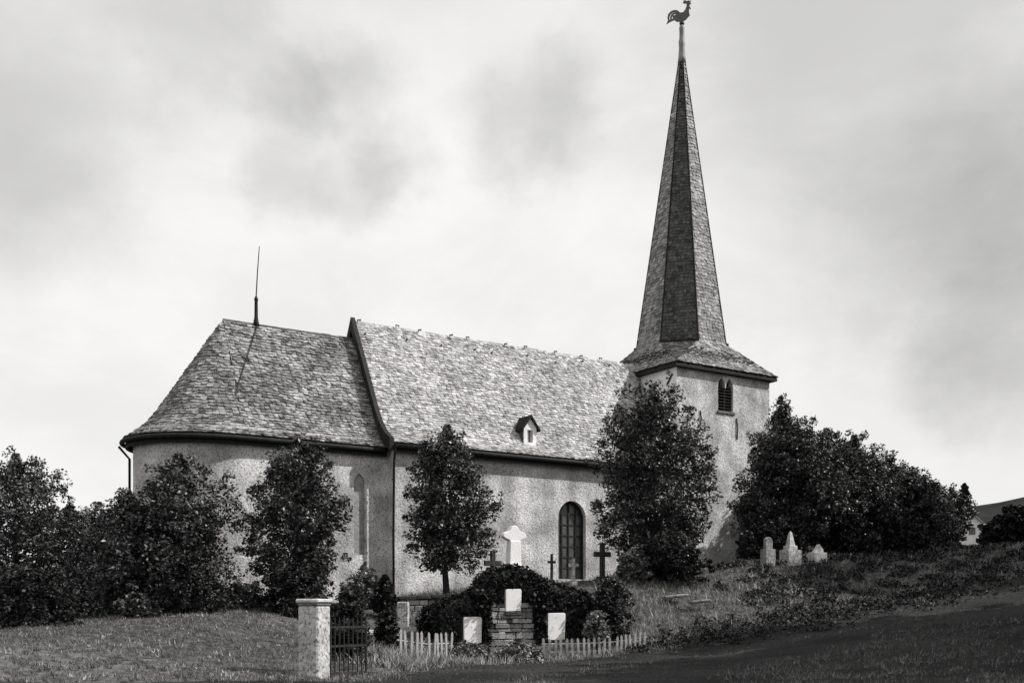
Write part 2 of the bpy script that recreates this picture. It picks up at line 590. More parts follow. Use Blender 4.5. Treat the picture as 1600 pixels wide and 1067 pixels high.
def slates(name, surf, slope_len, row_len, m, parent, expo=0.155, wid=0.23, lift=0.032, sag=0.0, seed=1):
    """overlapping slates laid in courses over surf(s, t); each one has its own edges, tilt and tone"""
    rnd = random.Random(seed)
    mb = MB()
    nrow = max(1, round(slope_len / expo))
    for i in range(nrow):
        t0 = i / nrow
        t1 = min(1.0, (i + 1.35) / nrow)
        L = row_len(t0)
        n = max(1, round(L / wid))
        off = rnd.random()
        for j in range(-1, n + 1):
            a, b = (j + off) / n, (j + 1 + off) / n
            a, b = max(0.0, a + 0.03 / n), min(1.0, b - 0.02 / n)
            if b - a < 0.15 / n:
                continue
            jt = rnd.uniform(-0.3, 0.22) / nrow
            sk = rnd.uniform(-0.18, 0.18) / nrow
            c = [surf(a, max(-0.004, t0 + jt + sk)), surf(b, max(-0.004, t0 + jt - sk)), surf(b, t1), surf(a, t1)]
            nrmv = (c[1] - c[0]).cross(c[3] - c[0])
            if nrmv.length < 1e-6:
                nrmv = (c[1] - c[0]).cross(c[2] - c[0])
            nrmv.normalize()
            l0 = lift * rnd.uniform(0.6, 2.0)
            l1 = lift * rnd.uniform(0.6, 2.0)
            top = [c[0] + nrmv * l0, c[1] + nrmv * l1, c[2] + nrmv * 0.006, c[3] + nrmv * 0.006]
            mid = (top[0] + top[1]) / 2 - (c[3] - c[0]) * rnd.uniform(0.03, 0.12)    # rounded tail
            v = [top[0], mid, top[1], top[2], top[3], c[0] + nrmv * 0.004, c[1] + nrmv * 0.004]
            v[0] = top[0] + (c[3] - c[0]) * 0.05
            v[2] = top[1] + (c[2] - c[1]) * 0.05
            tn = min(1.0, max(0.0, rnd.gauss(0.52, 0.26)))
            if rnd.random() < 0.05:
                tn = 0.0
            mb.add(v, [(0, 1, 2, 3, 4), (0, 5, 6, 2, 1), (0, 4, 5), (2, 6, 3)], tn)
    o = mb.build(name, m, parent)
    tag(o, kind='stuff')
    return o


# --- nave
EX0, EX1 = -0.12, 16.62
PROF = [(-0.15, 8.95), (0.25, 9.17), (0.6, 9.47), (0.95, 9.87), (1.3, 10.40), (YC, 15.05)]
prof_fn, prof_len = arc_fn([(0, y, z) for y, z in PROF])


def nave_z(y):
    for (y0, z0), (y1, z1) in zip(PROF, PROF[1:]):
        if y <= y1:
            return z0 + (z1 - z0) * (y - y0) / (y1 - y0)
    return PROF[-1][1]


mb = MB()
wall_poly = [(0.2, -1.0), (2 * YC - 0.2, -1.0), (2 * YC - 0.2, 8.95), (2 * YC - 1.3, 10.2), (YC, 14.85), (1.3, 10.2), (0.2, 8.95)]
mb.prism(wall_poly, 0.02, 16.7)
nave_wall = mb.build('nave_wall', M['wall'], church)


def arch_poly(x0, x1, z0, zs, rise, pointed=False, n=10):
    w = (x1 - x0) / 2
    c = (x0 + x1) / 2
    pts = [(x0, z0), (x1, z0), (x1, zs)]
    if pointed:
        R = 2 * w
        for k in range(1, n):
            a = math.radians(60) * k / n
            pts.append((x0 + R * math.cos(a), zs + R * math.sin(a)))
        pts.append((c, zs + R * math.sin(math.radians(60))))
        for k in range(n - 1, 0, -1):
            a = math.radians(60) * k / n
            pts.append((x1 - R * math.cos(a), zs + R * math.sin(a)))
    else:
        for k in range(1, n * 2):
            a = math.pi * k / (n * 2)
            pts.append((c + w * math.cos(a), zs + rise * math.sin(a)))
    pts.append((x0, zs))
    return pts


def cutter(poly, y0, y1):
    m_ = MB()
    m_.prism(poly, y0, y1, 'y')
    o = m_.build('cutter', M['wall'], church)
    bm = bmesh.new()
    bm.from_mesh(o.data)
    bmesh.ops.recalc_face_normals(bm, faces=bm.faces)
    bm.to_mesh(o.data)
    bm.free()
    return o


def fixnormals(o):
    bm = bmesh.new()
    bm.from_mesh(o.data)
    bmesh.ops.recalc_face_normals(bm, faces=bm.faces)
    bm.to_mesh(o.data)
    bm.free()


fixnormals(nave_wall)
WX0, WX1, WZ0, WZS, WRISE = 8.85, 10.5, 3.2, 6.15, 0.87
apply_boolean(nave_wall, [cutter(arch_poly(WX0, WX1, WZ0, WZS, WRISE), -0.2, 0.62)])

# nave window: frame of bars with single panes
win = MB()
ring_o = arch_poly(WX0, WX1, WZ0, WZS, WRISE)
ring_i = [((x - (WX0 + WX1) / 2) * 0.92 + (WX0 + WX1) / 2, (z - 4.9) * 0.965 + 4.9) for x, z in ring_o]
n_ = len(ring_o)
for i in range(n_):
    j = (i + 1) % n_
    a, b, c, d = ring_o[i], ring_o[j], ring_i[j], ring_i[i]
    win.add([(a[0], 0.42, a[1]), (b[0], 0.42, b[1]), (c[0], 0.42, c[1]), (d[0], 0.42, d[1]), (c[0], 0.56, c[1]), (d[0], 0.56, d[1])],
            [(0, 1, 2, 3), (3, 2, 4, 5)])
window = win.build('window', M['iron'], church)
window['label'] = 'tall round-arched window with leaded panes'
NCOL, ZROWS = 4, [3.25, 3.78, 4.3, 4.82, 5.35, 5.88, 6.4, 6.98]
cw = (WX1 - WX0) / NCOL


def arch_top(x):
    q = (x - (WX0 + WX1) / 2) / ((WX1 - WX0) / 2)
    return WZS + WRISE * math.sqrt(max(0.0, 1 - q * q))


rnd = random.Random(4)
for c in range(NCOL):
    xa, xb = WX0 + c * cw + 0.02, WX0 + (c + 1) * cw - 0.02
    for r in range(len(ZROWS) - 1):
        za, zb = ZROWS[r] + 0.015, ZROWS[r + 1] - 0.015
        tl, tr = min(zb, arch_top(xa + 0.01)), min(zb, arch_top(xb - 0.01))
        if max(tl, tr) < za + 0.05:
            continue
        tl, tr = max(tl, za + 0.01), max(tr, za + 0.01)
        tm = min(zb, arch_top((xa + xb) / 2))
        d = [rnd.uniform(-0.012, 0.012) for _ in range(4)]
        y = 0.535
        mesh_obj('pane', [(xa, y + d[0], za), (xb, y + d[1], za), (xb, y + d[2], tr), ((xa + xb) / 2, y + (d[2] + d[3]) / 2, max(tm, za + .02)), (xa, y + d[3], tl)], [(0, 1, 2, 3, 4)], M['glass'], window)
for c in range(1, NCOL):
    x = WX0 + c * cw
    m_ = MB(); m_.box(x - 0.028, x + 0.028, 0.47, 0.55, WZ0 + 0.05, arch_top(x) - 0.03); m_.build('glazing_bar', M['iron'], window)
for r in range(1, len(ZROWS) - 1):
    z = ZROWS[r]
    q = min(1.0, max(0.0, (z - WZS) / WRISE))
    hw = (WX1 - WX0) / 2 * math.sqrt(1 - q * q) - 0.04
    cx_ = (WX0 + WX1) / 2
    m_ = MB(); m_.box(cx_ - hw, cx_ + hw, 0.485, 0.545, z - 0.02, z + 0.02); m_.build('glazing_bar', M['iron'], window)
m_ = MB(); m_.box(WX0 - 0.1, WX1 + 0.1, 0.08, 0.5, WZ0 - 0.16, WZ0 + 0.01); m_.build('sill', M['grey_stone'], window, bevel=0.02)


# nave roof shell
def roof_shell(name, pts2d, x0, x1, th=0.12):
    """pts2d: (y, z) from eave to ridge and down the other side"""
    m_ = MB()
    n = len(pts2d)
    low = [(y, z - th * 1.2) for y, z in pts2d]
    m_.prism(list(pts2d) + low[::-1], x0, x1)
    o = m_.build(name, M['underlay'], church)
    fixnormals(o)
    return o


full = PROF + [(2 * YC - y, z) for y, z in PROF[-2::-1]]
nave_roof = roof_shell('nave_roof', full, EX0, EX1)
nave_roof['label'] = 'steep pale slate nave roof with a small dormer'


def nave_sag(x):
    return 0.05 * math.sin(x * 0.55 + 0.6) + 0.03 * math.sin(x * 1.3)


def nave_front(s, t):
    p = prof_fn(t)
    x = EX0 - 0.03 + (EX1 - EX0 + 0.06) * s
    return Vector((x, p.y - 0.02, p.z + 0.02 + 0.4 * nave_sag(x) * (1 - abs(2 * t - 1)) + 0.03))


def nave_back(s, t):
    p = nave_front(1 - s, t)
    return Vector((p.x, 2 * YC - p.y, p.z))


slates('slates', nave_front, prof_len, lambda t: EX1 - EX0, M['slate'], nave_roof, seed=3)
slates('slates', nave_back, prof_len, lambda t: EX1 - EX0, M['slate'], nave_roof, seed=5, expo=0.3, wid=0.45)
# ridge capping and iron roof hooks
m_ = MB()
rnd = random.Random(9)
x = EX0
while x < EX1 - 0.1:
    w = rnd.uniform(0.34, 0.46)
    dz = rnd.uniform(-0.015, 0.02)
    x2 = min(EX1, x + w)
    m_.prism([(YC - 0.17, 14.86 + dz), (YC, 15.16 + dz), (YC + 0.17, 14.86 + dz)], x, x2 - 0.012, tone=rnd.random())
    x += w
m_.build('ridge_capping', M['slate'], nave_roof)
for k in range(11):
    x = 0.3 + k * 1.5 + rnd.uniform(-0.6, 0.6)
    m_ = MB(); m_.tube([(x, YC - 0.1, 15.0), (x, YC - 0.1, 15.13 + rnd.uniform(0, 0.1)), (x + 0.12, YC - 0.2, 15.16)], 0.04, 5)
    m_.build('roof_hook', M['iron'], nave_roof)
for k in range(9):
    x = 0.6 + k * 1.75 + rnd.uniform(-0.5, 0.5)
    t = rnd.uniform(0.9, 0.965)
    p = nave_front((x - EX0) / (EX1 - EX0), t)
    m_ = MB(); m_.tube([(p.x, p.y - 0.02, p.z), (p.x, p.y - 0.12, p.z + 0.02), (p.x, p.y - 0.12, p.z + 0.08)], 0.045, 5)
    m_.build('roof_hook', M['iron'], nave_roof)
# verge board along the gable above the choir
m_ = MB()
vp = [(y, z + 0.24) for y, z in full]
m_.prism(vp + [(y, z - 0.34) for y, z in full][::-1], EX0 - 0.24, EX0 - 0.03)
o = m_.build('verge_board', M['lead'], nave_roof); fixnormals(o)


def gutter(name, path, r, parent):
    m2 = MB()
    m2.tube(path, r, 8)
    return m2.build(name, M['lead'], parent, smooth=True)


gutter('gutter', [(EX0, -0.22, 8.84), (5, -0.22, 8.83), (10, -0.22, 8.84), (16.4, -0.22, 8.82)], 0.1, nave_roof)
m_ = MB(); m_.box(EX0, 16.5, -0.1, -0.04, 8.62, 8.86); m_.build('fascia', M['lead'], nave_roof)

# downpipe in the corner of nave and choir
m_ = MB()
m_.tube([(-0.1, -0.2, 8.8), (-0.08, -0.12, 8.55), (-0.02, 0.1, 8.2), (-0.04, 0.12, 5), (-0.02, 0.12, 1.0)], 0.055, 8)
m_.build('downpipe', M['lead'], church, smooth=True)
for z in (7.4, 5.2, 3.4):
    m_ = MB(); m_.lathe([(0.08, z - 0.03), (0.08, z + 0.03)], 8, (-0.03, 0.12)); m_.build('pipe_clamp', M['iron'], church)

# --- dormer
DX, DY, DW = 7.5, 0.62, 0.36
dz0 = nave_z(DY) - 0.02
m_ = MB()
dpoly = [(DX - DW, dz0 - 0.2), (DX + DW, dz0 - 0.2), (DX + DW, dz0 + 0.95), (DX, dz0 + 1.42), (DX - DW, dz0 + 0.95)]
m_.prism(dpoly, DY, 2.2, 'y')
dormer = m_.build('dormer', M['white_wall'], church)
fixnormals(dormer)
dormer['label'] = 'small gabled roof dormer with a white front'
apply_boolean(dormer, [cutter([(DX - 0.16, dz0 + 0.25), (DX + 0.17, dz0 + 0.25), (DX + 0.17, dz0 + 0.85), (DX - 0.16, dz0 + 0.85)], DY - 0.2, DY + 0.12)])
for sgn in (-1, 1):
    m_ = MB()
    n1 = [(DX, dz0 + 1.56), (DX + sgn * (DW + 0.14), dz0 + 0.88), (DX + sgn * (DW + 0.14), dz0 + 0.79), (DX, dz0 + 1.45)]
    m_.prism(n1, DY - 0.14, 2.3, 'y')
    o = m_.build('dormer_roof', M['lead'], dormer); fixnormals(o)
    m_ = MB(); m_.box(DX + sgn * DW - 0.012, DX + sgn * DW + 0.012, DY + 0.05, 2.1, dz0 - 0.2, dz0 + 0.92); m_.build('cheek', M['dark_slate'], dormer)
m_ = MB(); m_.box(DX - 0.155, DX + 0.165, DY + 0.1, DY + 0.115, dz0 + 0.255, dz0 + 0.845); m_.build('shutter', M['pale_stone'], dormer)
m_ = MB(); m_.box(DX - 0.01, DX + 0.03, DY + 0.07, DY + 0.105, dz0 + 0.26, dz0 + 0.84); m_.build('shutter_bar', M['iron'], dormer)

# --- choir with its rounded end
CH, CXE, AK = 3.35, -6.4, 1.22
CPROF = [(3.35, 8.8), (3.0, 9.08), (2.6, 9.5), (2.24, 10.05), (0.0, 14.22)]
cp_fn, cp_len = arc_fn([(r, 0, z) for r, z in CPROF])


def u_path(half, x_end, n=28, x_start=0.1):
    pts = [(x_start, YC - half), (x_end * 0.35, YC - half), (x_end * 0.7, YC - half)]
    for k in range(n + 1):
        a = math.pi * k / n
        pts.append((x_end - half * AK * math.sin(a), YC - half * math.cos(a)))
    pts += [(x_end * 0.7, YC + half), (x_end * 0.35, YC + half), (x_start, YC + half)]
    return pts


m_ = MB()
m_.prism(u_path(3.05, CXE), -1.0, 9.2, 'z')
choir_wall = m_.build('choir_wall', M['wall'], church)
fixnormals(choir_wall)
LX = -1.35
apply_boolean(choir_wall, [cutter(arch_poly(LX - 0.26, LX + 0.26, 4.1, 7.2, 0, True), YC - 3.4, YC - 2.93)])
m_ = MB(); m_.prism(arch_poly(LX - 0.25, LX + 0.25, 4.11, 7.19, 0, True), YC - 2.965, YC - 2.935, 'y')
lanc = m_.build('blocked_window', M['blocked'], church); fixnormals(lanc)
lanc['label'] = 'narrow pointed choir window, walled up and grey'

# choir roof shell as a loft
rows = [cp_fn(k / 24) for k in range(25)]
v, f = [], []
ncol = None
for p in rows:
    r, z = p.x, p.z - 0.02
    ring = [(0.1, YC - r, z), (CXE * 0.5, YC - r, z)] + [(CXE - r * AK * math.sin(math.pi * k / 28), YC - r * math.cos(math.pi * k / 28), z) for k in range(29)] + [(CXE * 0.5, YC + r, z), (0.1, YC + r, z)]
    ncol = len(ring)
    v += ring
for i in range(len(rows) - 1):
    for k in range(ncol - 1):
        a = i * ncol + k
        f.append((a, a + ncol, a + ncol + 1, a + 1))
choir_roof = mesh_obj('choir_roof', v, f, M['underlay'], church)
choir_roof['label'] = 'choir slate roof that turns round the apse in a half cone'


def choir_wave(x, t):
    return 0.05 * math.sin(x * 1.1 + 3 * t) * math.sin(math.pi * min(1, t * 1.2))


def choir_front(s, t):
    p = cp_fn(t)
    x = CXE + (0.1 - CXE) * s
    return Vector((x, YC - p.x - 0.02, p.z + 0.03 + choir_wave(x, t)))


def choir_back(s, t):
    p = choir_front(1 - s, t)
    return Vector((p.x, 2 * YC - p.y, p.z))


def cone(s, t):
    p = cp_fn(t)
    a = math.pi * (1 - s)
    r = p.x + 0.02
    return Vector((CXE - r * AK * math.sin(a), YC - r * math.cos(a), p.z + 0.03))


slates('slates', choir_front, cp_len, lambda t: 6.5, M['old_slate'], choir_roof, seed=13, lift=0.045)
slates('slates', choir_back, cp_len, lambda t: 6.5, M['old_slate'], choir_roof, seed=14, expo=0.3, wid=0.45)
slates('slates', cone, cp_len, lambda t: max(0.3, math.pi * cp_fn(t).x), M['old_slate'], choir_roof, seed=15, lift=0.04)
m_ = MB()
x = CXE
rnd = random.Random(19)
while x < 0.0:
    dz = rnd.uniform(-0.015, 0.02)
    x2 = min(0.0, x + 0.42)
    m_.prism([(YC - 0.15, 14.06 + dz), (YC, 14.33 + dz), (YC + 0.15, 14.06 + dz)], x, x2 - 0.012, tone=rnd.random())
    x += 0.42
m_.build('ridge_capping', M['dark_slate'], choir_roof)
path = [(x, y, 8.68) for x, y in u_path(3.42, CXE, 40, -0.2)]
gutter('gutter', path, 0.1, choir_roof)
mfas = MB()
uo, ui = u_path(3.3, CXE, 40, -0.15), u_path(3.2, CXE, 40, -0.15)
for i in range(len(uo) - 1):
    a, b, c, d = uo[i], uo[i + 1], ui[i + 1], ui[i]
    mfas.add([(a[0], a[1], 8.45), (b[0], b[1], 8.45), (b[0], b[1], 8.76), (a[0], a[1], 8.76), (d[0], d[1], 8.45), (c[0], c[1], 8.45)], [(0, 1, 2, 3), (0, 4, 5, 1)])
mfas.build('fascia', M['lead'], choir_roof)
# pipe at the far side of the apse
m_ = MB(); m_.tube([(CXE - 3.35 * AK, YC + 1.2, 8.6), (CXE - 2.98 * AK, YC + 1.2, 8.1), (CXE - 2.98 * AK, YC + 1.2, 1.0)], 0.055, 8); m_.build('downpipe', M['lead'], church, smooth=True)

# lightning rod with its conductor
RX = -4.9
m_ = MB(); m_.lathe([(0.16, 14.2), (0.12, 14.42), (0.085, 14.6), (0.075, 15.3), (0.085, 15.33), (0.1, 15.4), (0.06, 15.47), (0.055, 15.52)], 8, (RX, YC)); rod = m_.build('lightning_rod', M['lead'], church, smooth=True)
m_ = MB(); m_.tube([(RX, YC, 15.5), (RX + 0.06, YC, 16.6), (RX + 0.14, YC - 0.02, 17.75)], [0.03, 0.026, 0.018], 6); m_.build('rod_tip', M['iron'], rod)
cab = []
for k in range(16):
    t = 0.985 - k / 15 * 0.94
    a = math.radians(20 + 32 * (k / 15))
    p = cp_fn(t)
    xx = RX - (1.5 + 0.0) * min(1, k / 9)
    cab.append((xx - (p.x * math.sin(a) * 0.5 if k > 9 else 0) * (k - 9) / 6, YC - p.x * (1 if k <= 9 else 1 - 0.06 * (k - 9) / 6) - 0.1, p.z + 0.08))
m_ = MB(); m_.tube(cab[:11], 0.025, 5); m_.build('conductor', M['iron'], rod)

# --- tower
TX, TY, TW, TE, TZ = 20.0, YC, 3.4, 3.72, 14.62
m_ = MB(); m_.box(TX - TW, TX + TW, TY - TW, TY + TW, -1.0, 14.7)
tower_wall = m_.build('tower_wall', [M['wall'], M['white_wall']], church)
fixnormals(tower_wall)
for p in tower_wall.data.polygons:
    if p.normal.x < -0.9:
        p.material_index = 1  # east face alone takes the paler plaster
TWX0, TWX1 = 19.55, 20.65
yt = TY - TW
lan = []
for k in range(2):
    xa = TWX0 - 0.02 + k * 0.58
    lan.append((xa, xa + 0.53))
apply_boolean(tower_wall, [cutter(arch_poly(xa, xb, 12.45, 13.75, 0, True), yt - 0.3, yt + 0.4) for xa, xb in lan]
              + [cutter([(lan[0][1] - 0.05, 12.451), (lan[1][0] + 0.05, 12.451), (lan[1][0] + 0.05, 13.7), (lan[0][1] - 0.05, 13.7)], yt - 0.3, yt + 0.39)])
belf = MB()
belf.box(TWX0 - 0.1, TWX1 + 0.1, yt - 0.08, yt + 0.2, 12.3, 12.44)
bo = belf.build('belfry_window', M['grey_stone'], church, bevel=0.015)
bo['label'] = 'paired pointed belfry opening with dark louvres'
m_ = MB(); m_.box(lan[0][1] - 0.02, lan[1][0] + 0.02, yt + 0.1, yt + 0.2, 12.46, 13.71); m_.build('mullion', M['louvre'], bo)
for xa, xb in lan:
    m_ = MB(); m_.prism(arch_poly(xa + 0.005, xb - 0.005, 12.46, 13.74, 0, True), yt + 0.34, yt + 0.37, 'y'); o = m_.build('backing', M['iron'], bo); fixnormals(o)
    for k in range(9):
        z = 12.52 + k * 0.16
        hw = 0.255 if z < 13.75 else max(0.05, 0.255 - (z - 13.75) * 0.6)
        c = (xa + xb) / 2
        m_ = MB()
        Mx = Matrix.Translation((c, yt + 0.17, z)) @ Matrix.Rotation(math.radians(38), 4, 'X')
        m_.box(-hw, hw, -0.11, 0.11, -0.01, 0.01, M=Mx)
        m_.build('louvre', M['louvre'], bo)
for xx, z0, z1 in ((18.25, 11.5, 12.3), (20.9, 11.0, 12.15)):
    m_ = MB(); m_.tube([(xx, yt - 0.03, z0), (xx + 0.03, yt - 0.05, (z0 + z1) / 2), (xx - 0.02, yt - 0.03, z1)], 0.035, 5)
    m_.build('wall_anchor', M['iron'], church)
m_ = MB(); m_.tube([(TX - TW - 0.04, 1.2, 13.6), (TX - TW - 0.04, 0.75, 14.1)], 0.05, 5); m_.build('wall_anchor', M['iron'], church)

# eave board and spire
m_ = MB()
m_.box(TX - TE + 0.02, TX + TE - 0.02, TY - TE + 0.02, TY + TE - 0.02, TZ - 0.2, TZ - 0.03)
m_.build('eave_board', M['lead'], church)
OR, OZ, AZ = 2.66, 16.32, 32.95
vsp, fsp = [], []
AP = OR * math.cos(math.pi / 8)
HS = OR * math.sin(math.pi / 8)


def oct_v(k, r, z):
    a = math.radians(22.5 + 45 * k)
    return Vector((TX + r * math.cos(a), TY + r * math.sin(a), z))


for k in range(8):
    vsp.append(oct_v(k, OR - 0.03, OZ))
for k in range(8):
    vsp.append(oct_v(k, 0.13, AZ))
for sx, sy in ((1, 1), (-1, 1), (-1, -1), (1, -1)):
    vsp.append(Vector((TX + sx * TE, TY + sy * TE, TZ)))
for k in range(8):
    fsp.append((k, (k + 1) % 8, 8 + (k + 1) % 8, 8 + k))
# skirts (corner c lies between octagon vertices 2c and 2c+1)
for c in range(4):
    fsp.append((16 + c, 2 * c + 1, 2 * c))
    nxt = (c + 1) % 4
    fsp.append((16 + c, 16 + nxt, (2 * c + 2) % 8, 2 * c + 1))
spire = mesh_obj('spire', vsp, fsp, M['underlay'], church)
spire['label'] = 'tall slender octagonal slate spire flaring to the square tower'
for k in range(8):
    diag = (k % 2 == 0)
    def face(s, t, k=k, diag=diag):
        r = OR + (0.13 - OR) * t + (0.0 if not diag else -0.02)
        z = OZ + (AZ - OZ) * t
        return oct_v(k, r, z).lerp(oct_v(k + 1, r, z), s)
    slates('slates', face, AZ - OZ, lambda t: max(0.12, 2 * HS * (1 - t)), M['dark_slate'] if diag else M['spire_slate'], spire, seed=30 + k, expo=0.18, wid=0.22, lift=0.03)  # darker slates put the shade of the diagonal faces into the colour
    m_ = MB(); m_.tube([oct_v(k, OR + 0.0, OZ - 0.02), oct_v(k, 0.15, AZ)], [0.06, 0.035], 5); m_.build('hip_roll', M['lead'], spire)
SK = [(3.74, TZ, 3.74), (3.2, TZ + 0.4, 2.65), (2.75, TZ + 0.95, 1.62), (AP, OZ + 0.05, HS)]
for q in range(4):
    def skirt(s, t, q=q):
        tt = t * 3
        i = min(2, int(tt)); k = tt - i
        d = SK[i][0] * (1 - k) + SK[i + 1][0] * k
        z = TZ + (OZ - TZ) * t + 0.03
        d = TE + (AP - TE) * t + 0.02 - 0.1 * math.sin(math.pi * t)
        w = TE + (HS - TE) * t
        x, y = d, (2 * s - 1) * w
        a = math.pi / 2 * q
        return Vector((TX + x * math.cos(a) - y * math.sin(a), TY + x * math.sin(a) + y * math.cos(a), z))
    slates('slates', skirt, 2.1, lambda t: 2 * (TE + (HS - TE) * t), M['spire_slate'], spire, seed=50 + q, wid=0.23, expo=0.16)
for k in (0, 2, 4, 6):
    cv = vsp[16 + k // 2]
    def corner(s, t, k=k, cv=cv):
        return cv.lerp(oct_v(k, OR, OZ).lerp(oct_v(k + 1, OR, OZ), s), max(0.02, t)) + Vector((0, 0, 0.01))
    slates('slates', corner, 2.0, lambda t: max(0.15, 2 * HS * t), M['dark_slate'], spire, seed=70 + k, wid=0.23, expo=0.18)  # dark slates paint the shade of the corner recess
    m_ = MB()
    a, b = oct_v(k, OR + 0.16, OZ - 0.02), oct_v(k + 1, OR + 0.16, OZ - 0.02)
    a2, b2 = oct_v(k, OR - 0.1, OZ + 0.02), oct_v(k + 1, OR - 0.1, OZ + 0.02)
    up = Vector((0, 0, 0.1))
    m_.add([a, b, b2, a2, a + up, b + up, b2 + up, a2 + up], [(0, 3, 2, 1), (4, 5, 6, 7), (0, 1, 5, 4), (1, 2, 6, 5), (2, 3, 7, 6), (3, 0, 4, 7)])
    m_.build('drip_board', M['lead'], spire)
# sheathed pole, ball and cock
m_ = MB()
m_.lathe([(0.24, AZ - 0.35), (0.2, AZ), (0.165, AZ + 0.5), (0.185, AZ + 0.85), (0.15, AZ + 1.0), (0.14, AZ + 1.4), (0.16, AZ + 1.6), (0.13, AZ + 1.75), (0.06, AZ + 1.8)], 10, (TX, TY))
m_.build('finial_pole', M['pole'], spire, smooth=True)
m_ = MB(); m_.lathe([(0.03, AZ + 1.74), (0.12, AZ + 1.79), (0.15, AZ + 1.87), (0.12, AZ + 1.96), (0.03, AZ + 2.0)], 10, (TX, TY)); m_.build('finial_ball', M['iron'], spire, smooth=True)
OUT = [(415, 437), (330, 432), (290, 400), (235, 418), (158, 458), (185, 400), (175, 350), (190, 290), (240, 245), (290, 234), (340, 240), (385, 285), (440, 280), (470, 240), (490, 190), (492, 140),
       (445, 136), (430, 118), (450, 108), (435, 92), (478, 88), (500, 104), (525, 92), (545, 104), (575, 90), (552, 118), (558, 132), (570, 158), (548, 152), (540, 195), (562, 225), (560, 250), (538, 222),
       (532, 280), (546, 350), (520, 365), (480, 412)]
SLOT = [[(212, 392), (206, 350), (228, 300), (268, 268), (320, 264), (320, 273), (272, 278), (238, 306), (217, 352), (222, 390)],
        [(252, 380), (250, 338), (262, 338), (264, 380)], [(270, 312), (292, 298), (318, 300), (304, 318), (280, 322)]]
cu = bpy.data.curves.new('weathercock', 'CURVE')
cu.dimensions = '2D'
cu.fill_mode = 'BOTH'
cu.extrude = 0.025
PXM = 62.1 / F / 10.67
for poly in [OUT] + SLOT:
    sp = cu.splines.new('POLY')
    sp.points.add(len(poly) - 1)
    for i, (a, b) in enumerate(poly):
        sp.points[i].co = ((a - 415) * PXM, (437 - b) * PXM, 0, 1)
    sp.use_cyclic_u = True
tmp = link(bpy.data.objects.new('weathercock_curve', cu))
dg = bpy.context.evaluated_depsgraph_get()
dg.update()
cme = bpy.data.meshes.new_from_object(tmp.evaluated_get(dg))
bpy.data.objects.remove(tmp)
cme.materials.clear()
cme.materials.append(M['sheet'])
cock = link(bpy.data.objects.new('weathercock', cme), church)
cock['label'] = 'sheet metal weathercock turned to the right'
cock.matrix_local = Matrix.Translation((TX, TY, AZ + 1.98)) @ Matrix.Rotation(-ROT - math.radians(9), 4, 'Z') @ Matrix.Rotation(math.pi / 2, 4, 'X')

# ------------------------------------------------------------------ vegetation
def leaf_mesh(name, centers, spread, leaf, m, parent, flat=0.35, seed=1, per=40, tone_mu=0.42, aspect=0.6, keep=None, extra=None):
    """leaf-sized folded faces gathered in twigs round the given centres"""
    rg = np.random.default_rng(seed)
    n = len(centers)
    C = np.repeat(np.asarray(centers, float), per, 0)
    sp = np.repeat(np.broadcast_to(np.asarray(spread, float), (n,)), per)
    off = rg.normal(0, 1, (n * per, 3))
    off /= np.maximum(1.0, np.linalg.norm(off, axis=1, keepdims=True) / 1.7)
    off[:, 2] *= 0.75
    P = C + off * sp[:, None] * 0.6
    if extra is not None:
        E_ = np.repeat(np.asarray(extra[0], float), extra[2], 0)
        o_ = rg.normal(0, 1, E_.shape)
        o_ /= np.maximum(1.0, np.linalg.norm(o_, axis=1, keepdims=True) / 1.6)
        P = np.r_[P, E_ + o_ * extra[1] * 0.6]
    if keep is not None:
        k = keep(P)
        P = P[k]
        tbase = np.repeat(rg.normal(tone_mu, 0.16, n), per)[k]
    else:
        tbase = np.repeat(rg.normal(tone_mu, 0.16, n), per)
        if extra is not None:
            tb = rg.normal(tone_mu, 0.3, len(extra[0]))
            tbase = np.r_[tbase, np.repeat(tb, extra[2])]
    N = len(P)
    # orientation: leaf plane roughly facing up and outward, with scatter
    nv = rg.normal(0, 0.55, (N, 3)) + np.array([0, 0, flat + 0.35])
    nv /= np.linalg.norm(nv, axis=1, keepdims=True)
    a = rg.normal(0, 1, (N, 3))
    a -= nv * (a * nv).sum(1, keepdims=True)
    a /= np.linalg.norm(a, axis=1, keepdims=True) + 1e-9
    b = np.cross(nv, a)
    s = leaf * rg.uniform(0.35, 1.0, (N, 1)) ** 0.8 * 1.65
    V = np.stack([P - a * s, P + b * s * aspect + nv * s * 0.15, P + a * s, P - b * s * aspect + nv * s * 0.15], 1).reshape(-1, 3)
    me = bpy.data.meshes.new(name)
    me.vertices.add(N * 4)
    me.vertices.foreach_set('co', V.astype(np.float32).ravel())
    me.loops.add(N * 4)
    me.loops.foreach_set('vertex_index', np.arange(N * 4, dtype=np.int32))
    me.polygons.add(N)
    me.polygons.foreach_set('loop_start', np.arange(0, N * 4, 4, dtype=np.int32))
    me.update(calc_edges=True)
    at_ = me.attributes.new('tone', 'FLOAT', 'FACE')
    at_.data.foreach_set('value', np.clip(tbase + rg.normal(0, 0.2, N), 0, 1).astype(np.float32))
    me.materials.append(m)
    return link(bpy.data.objects.new(name, me), parent)


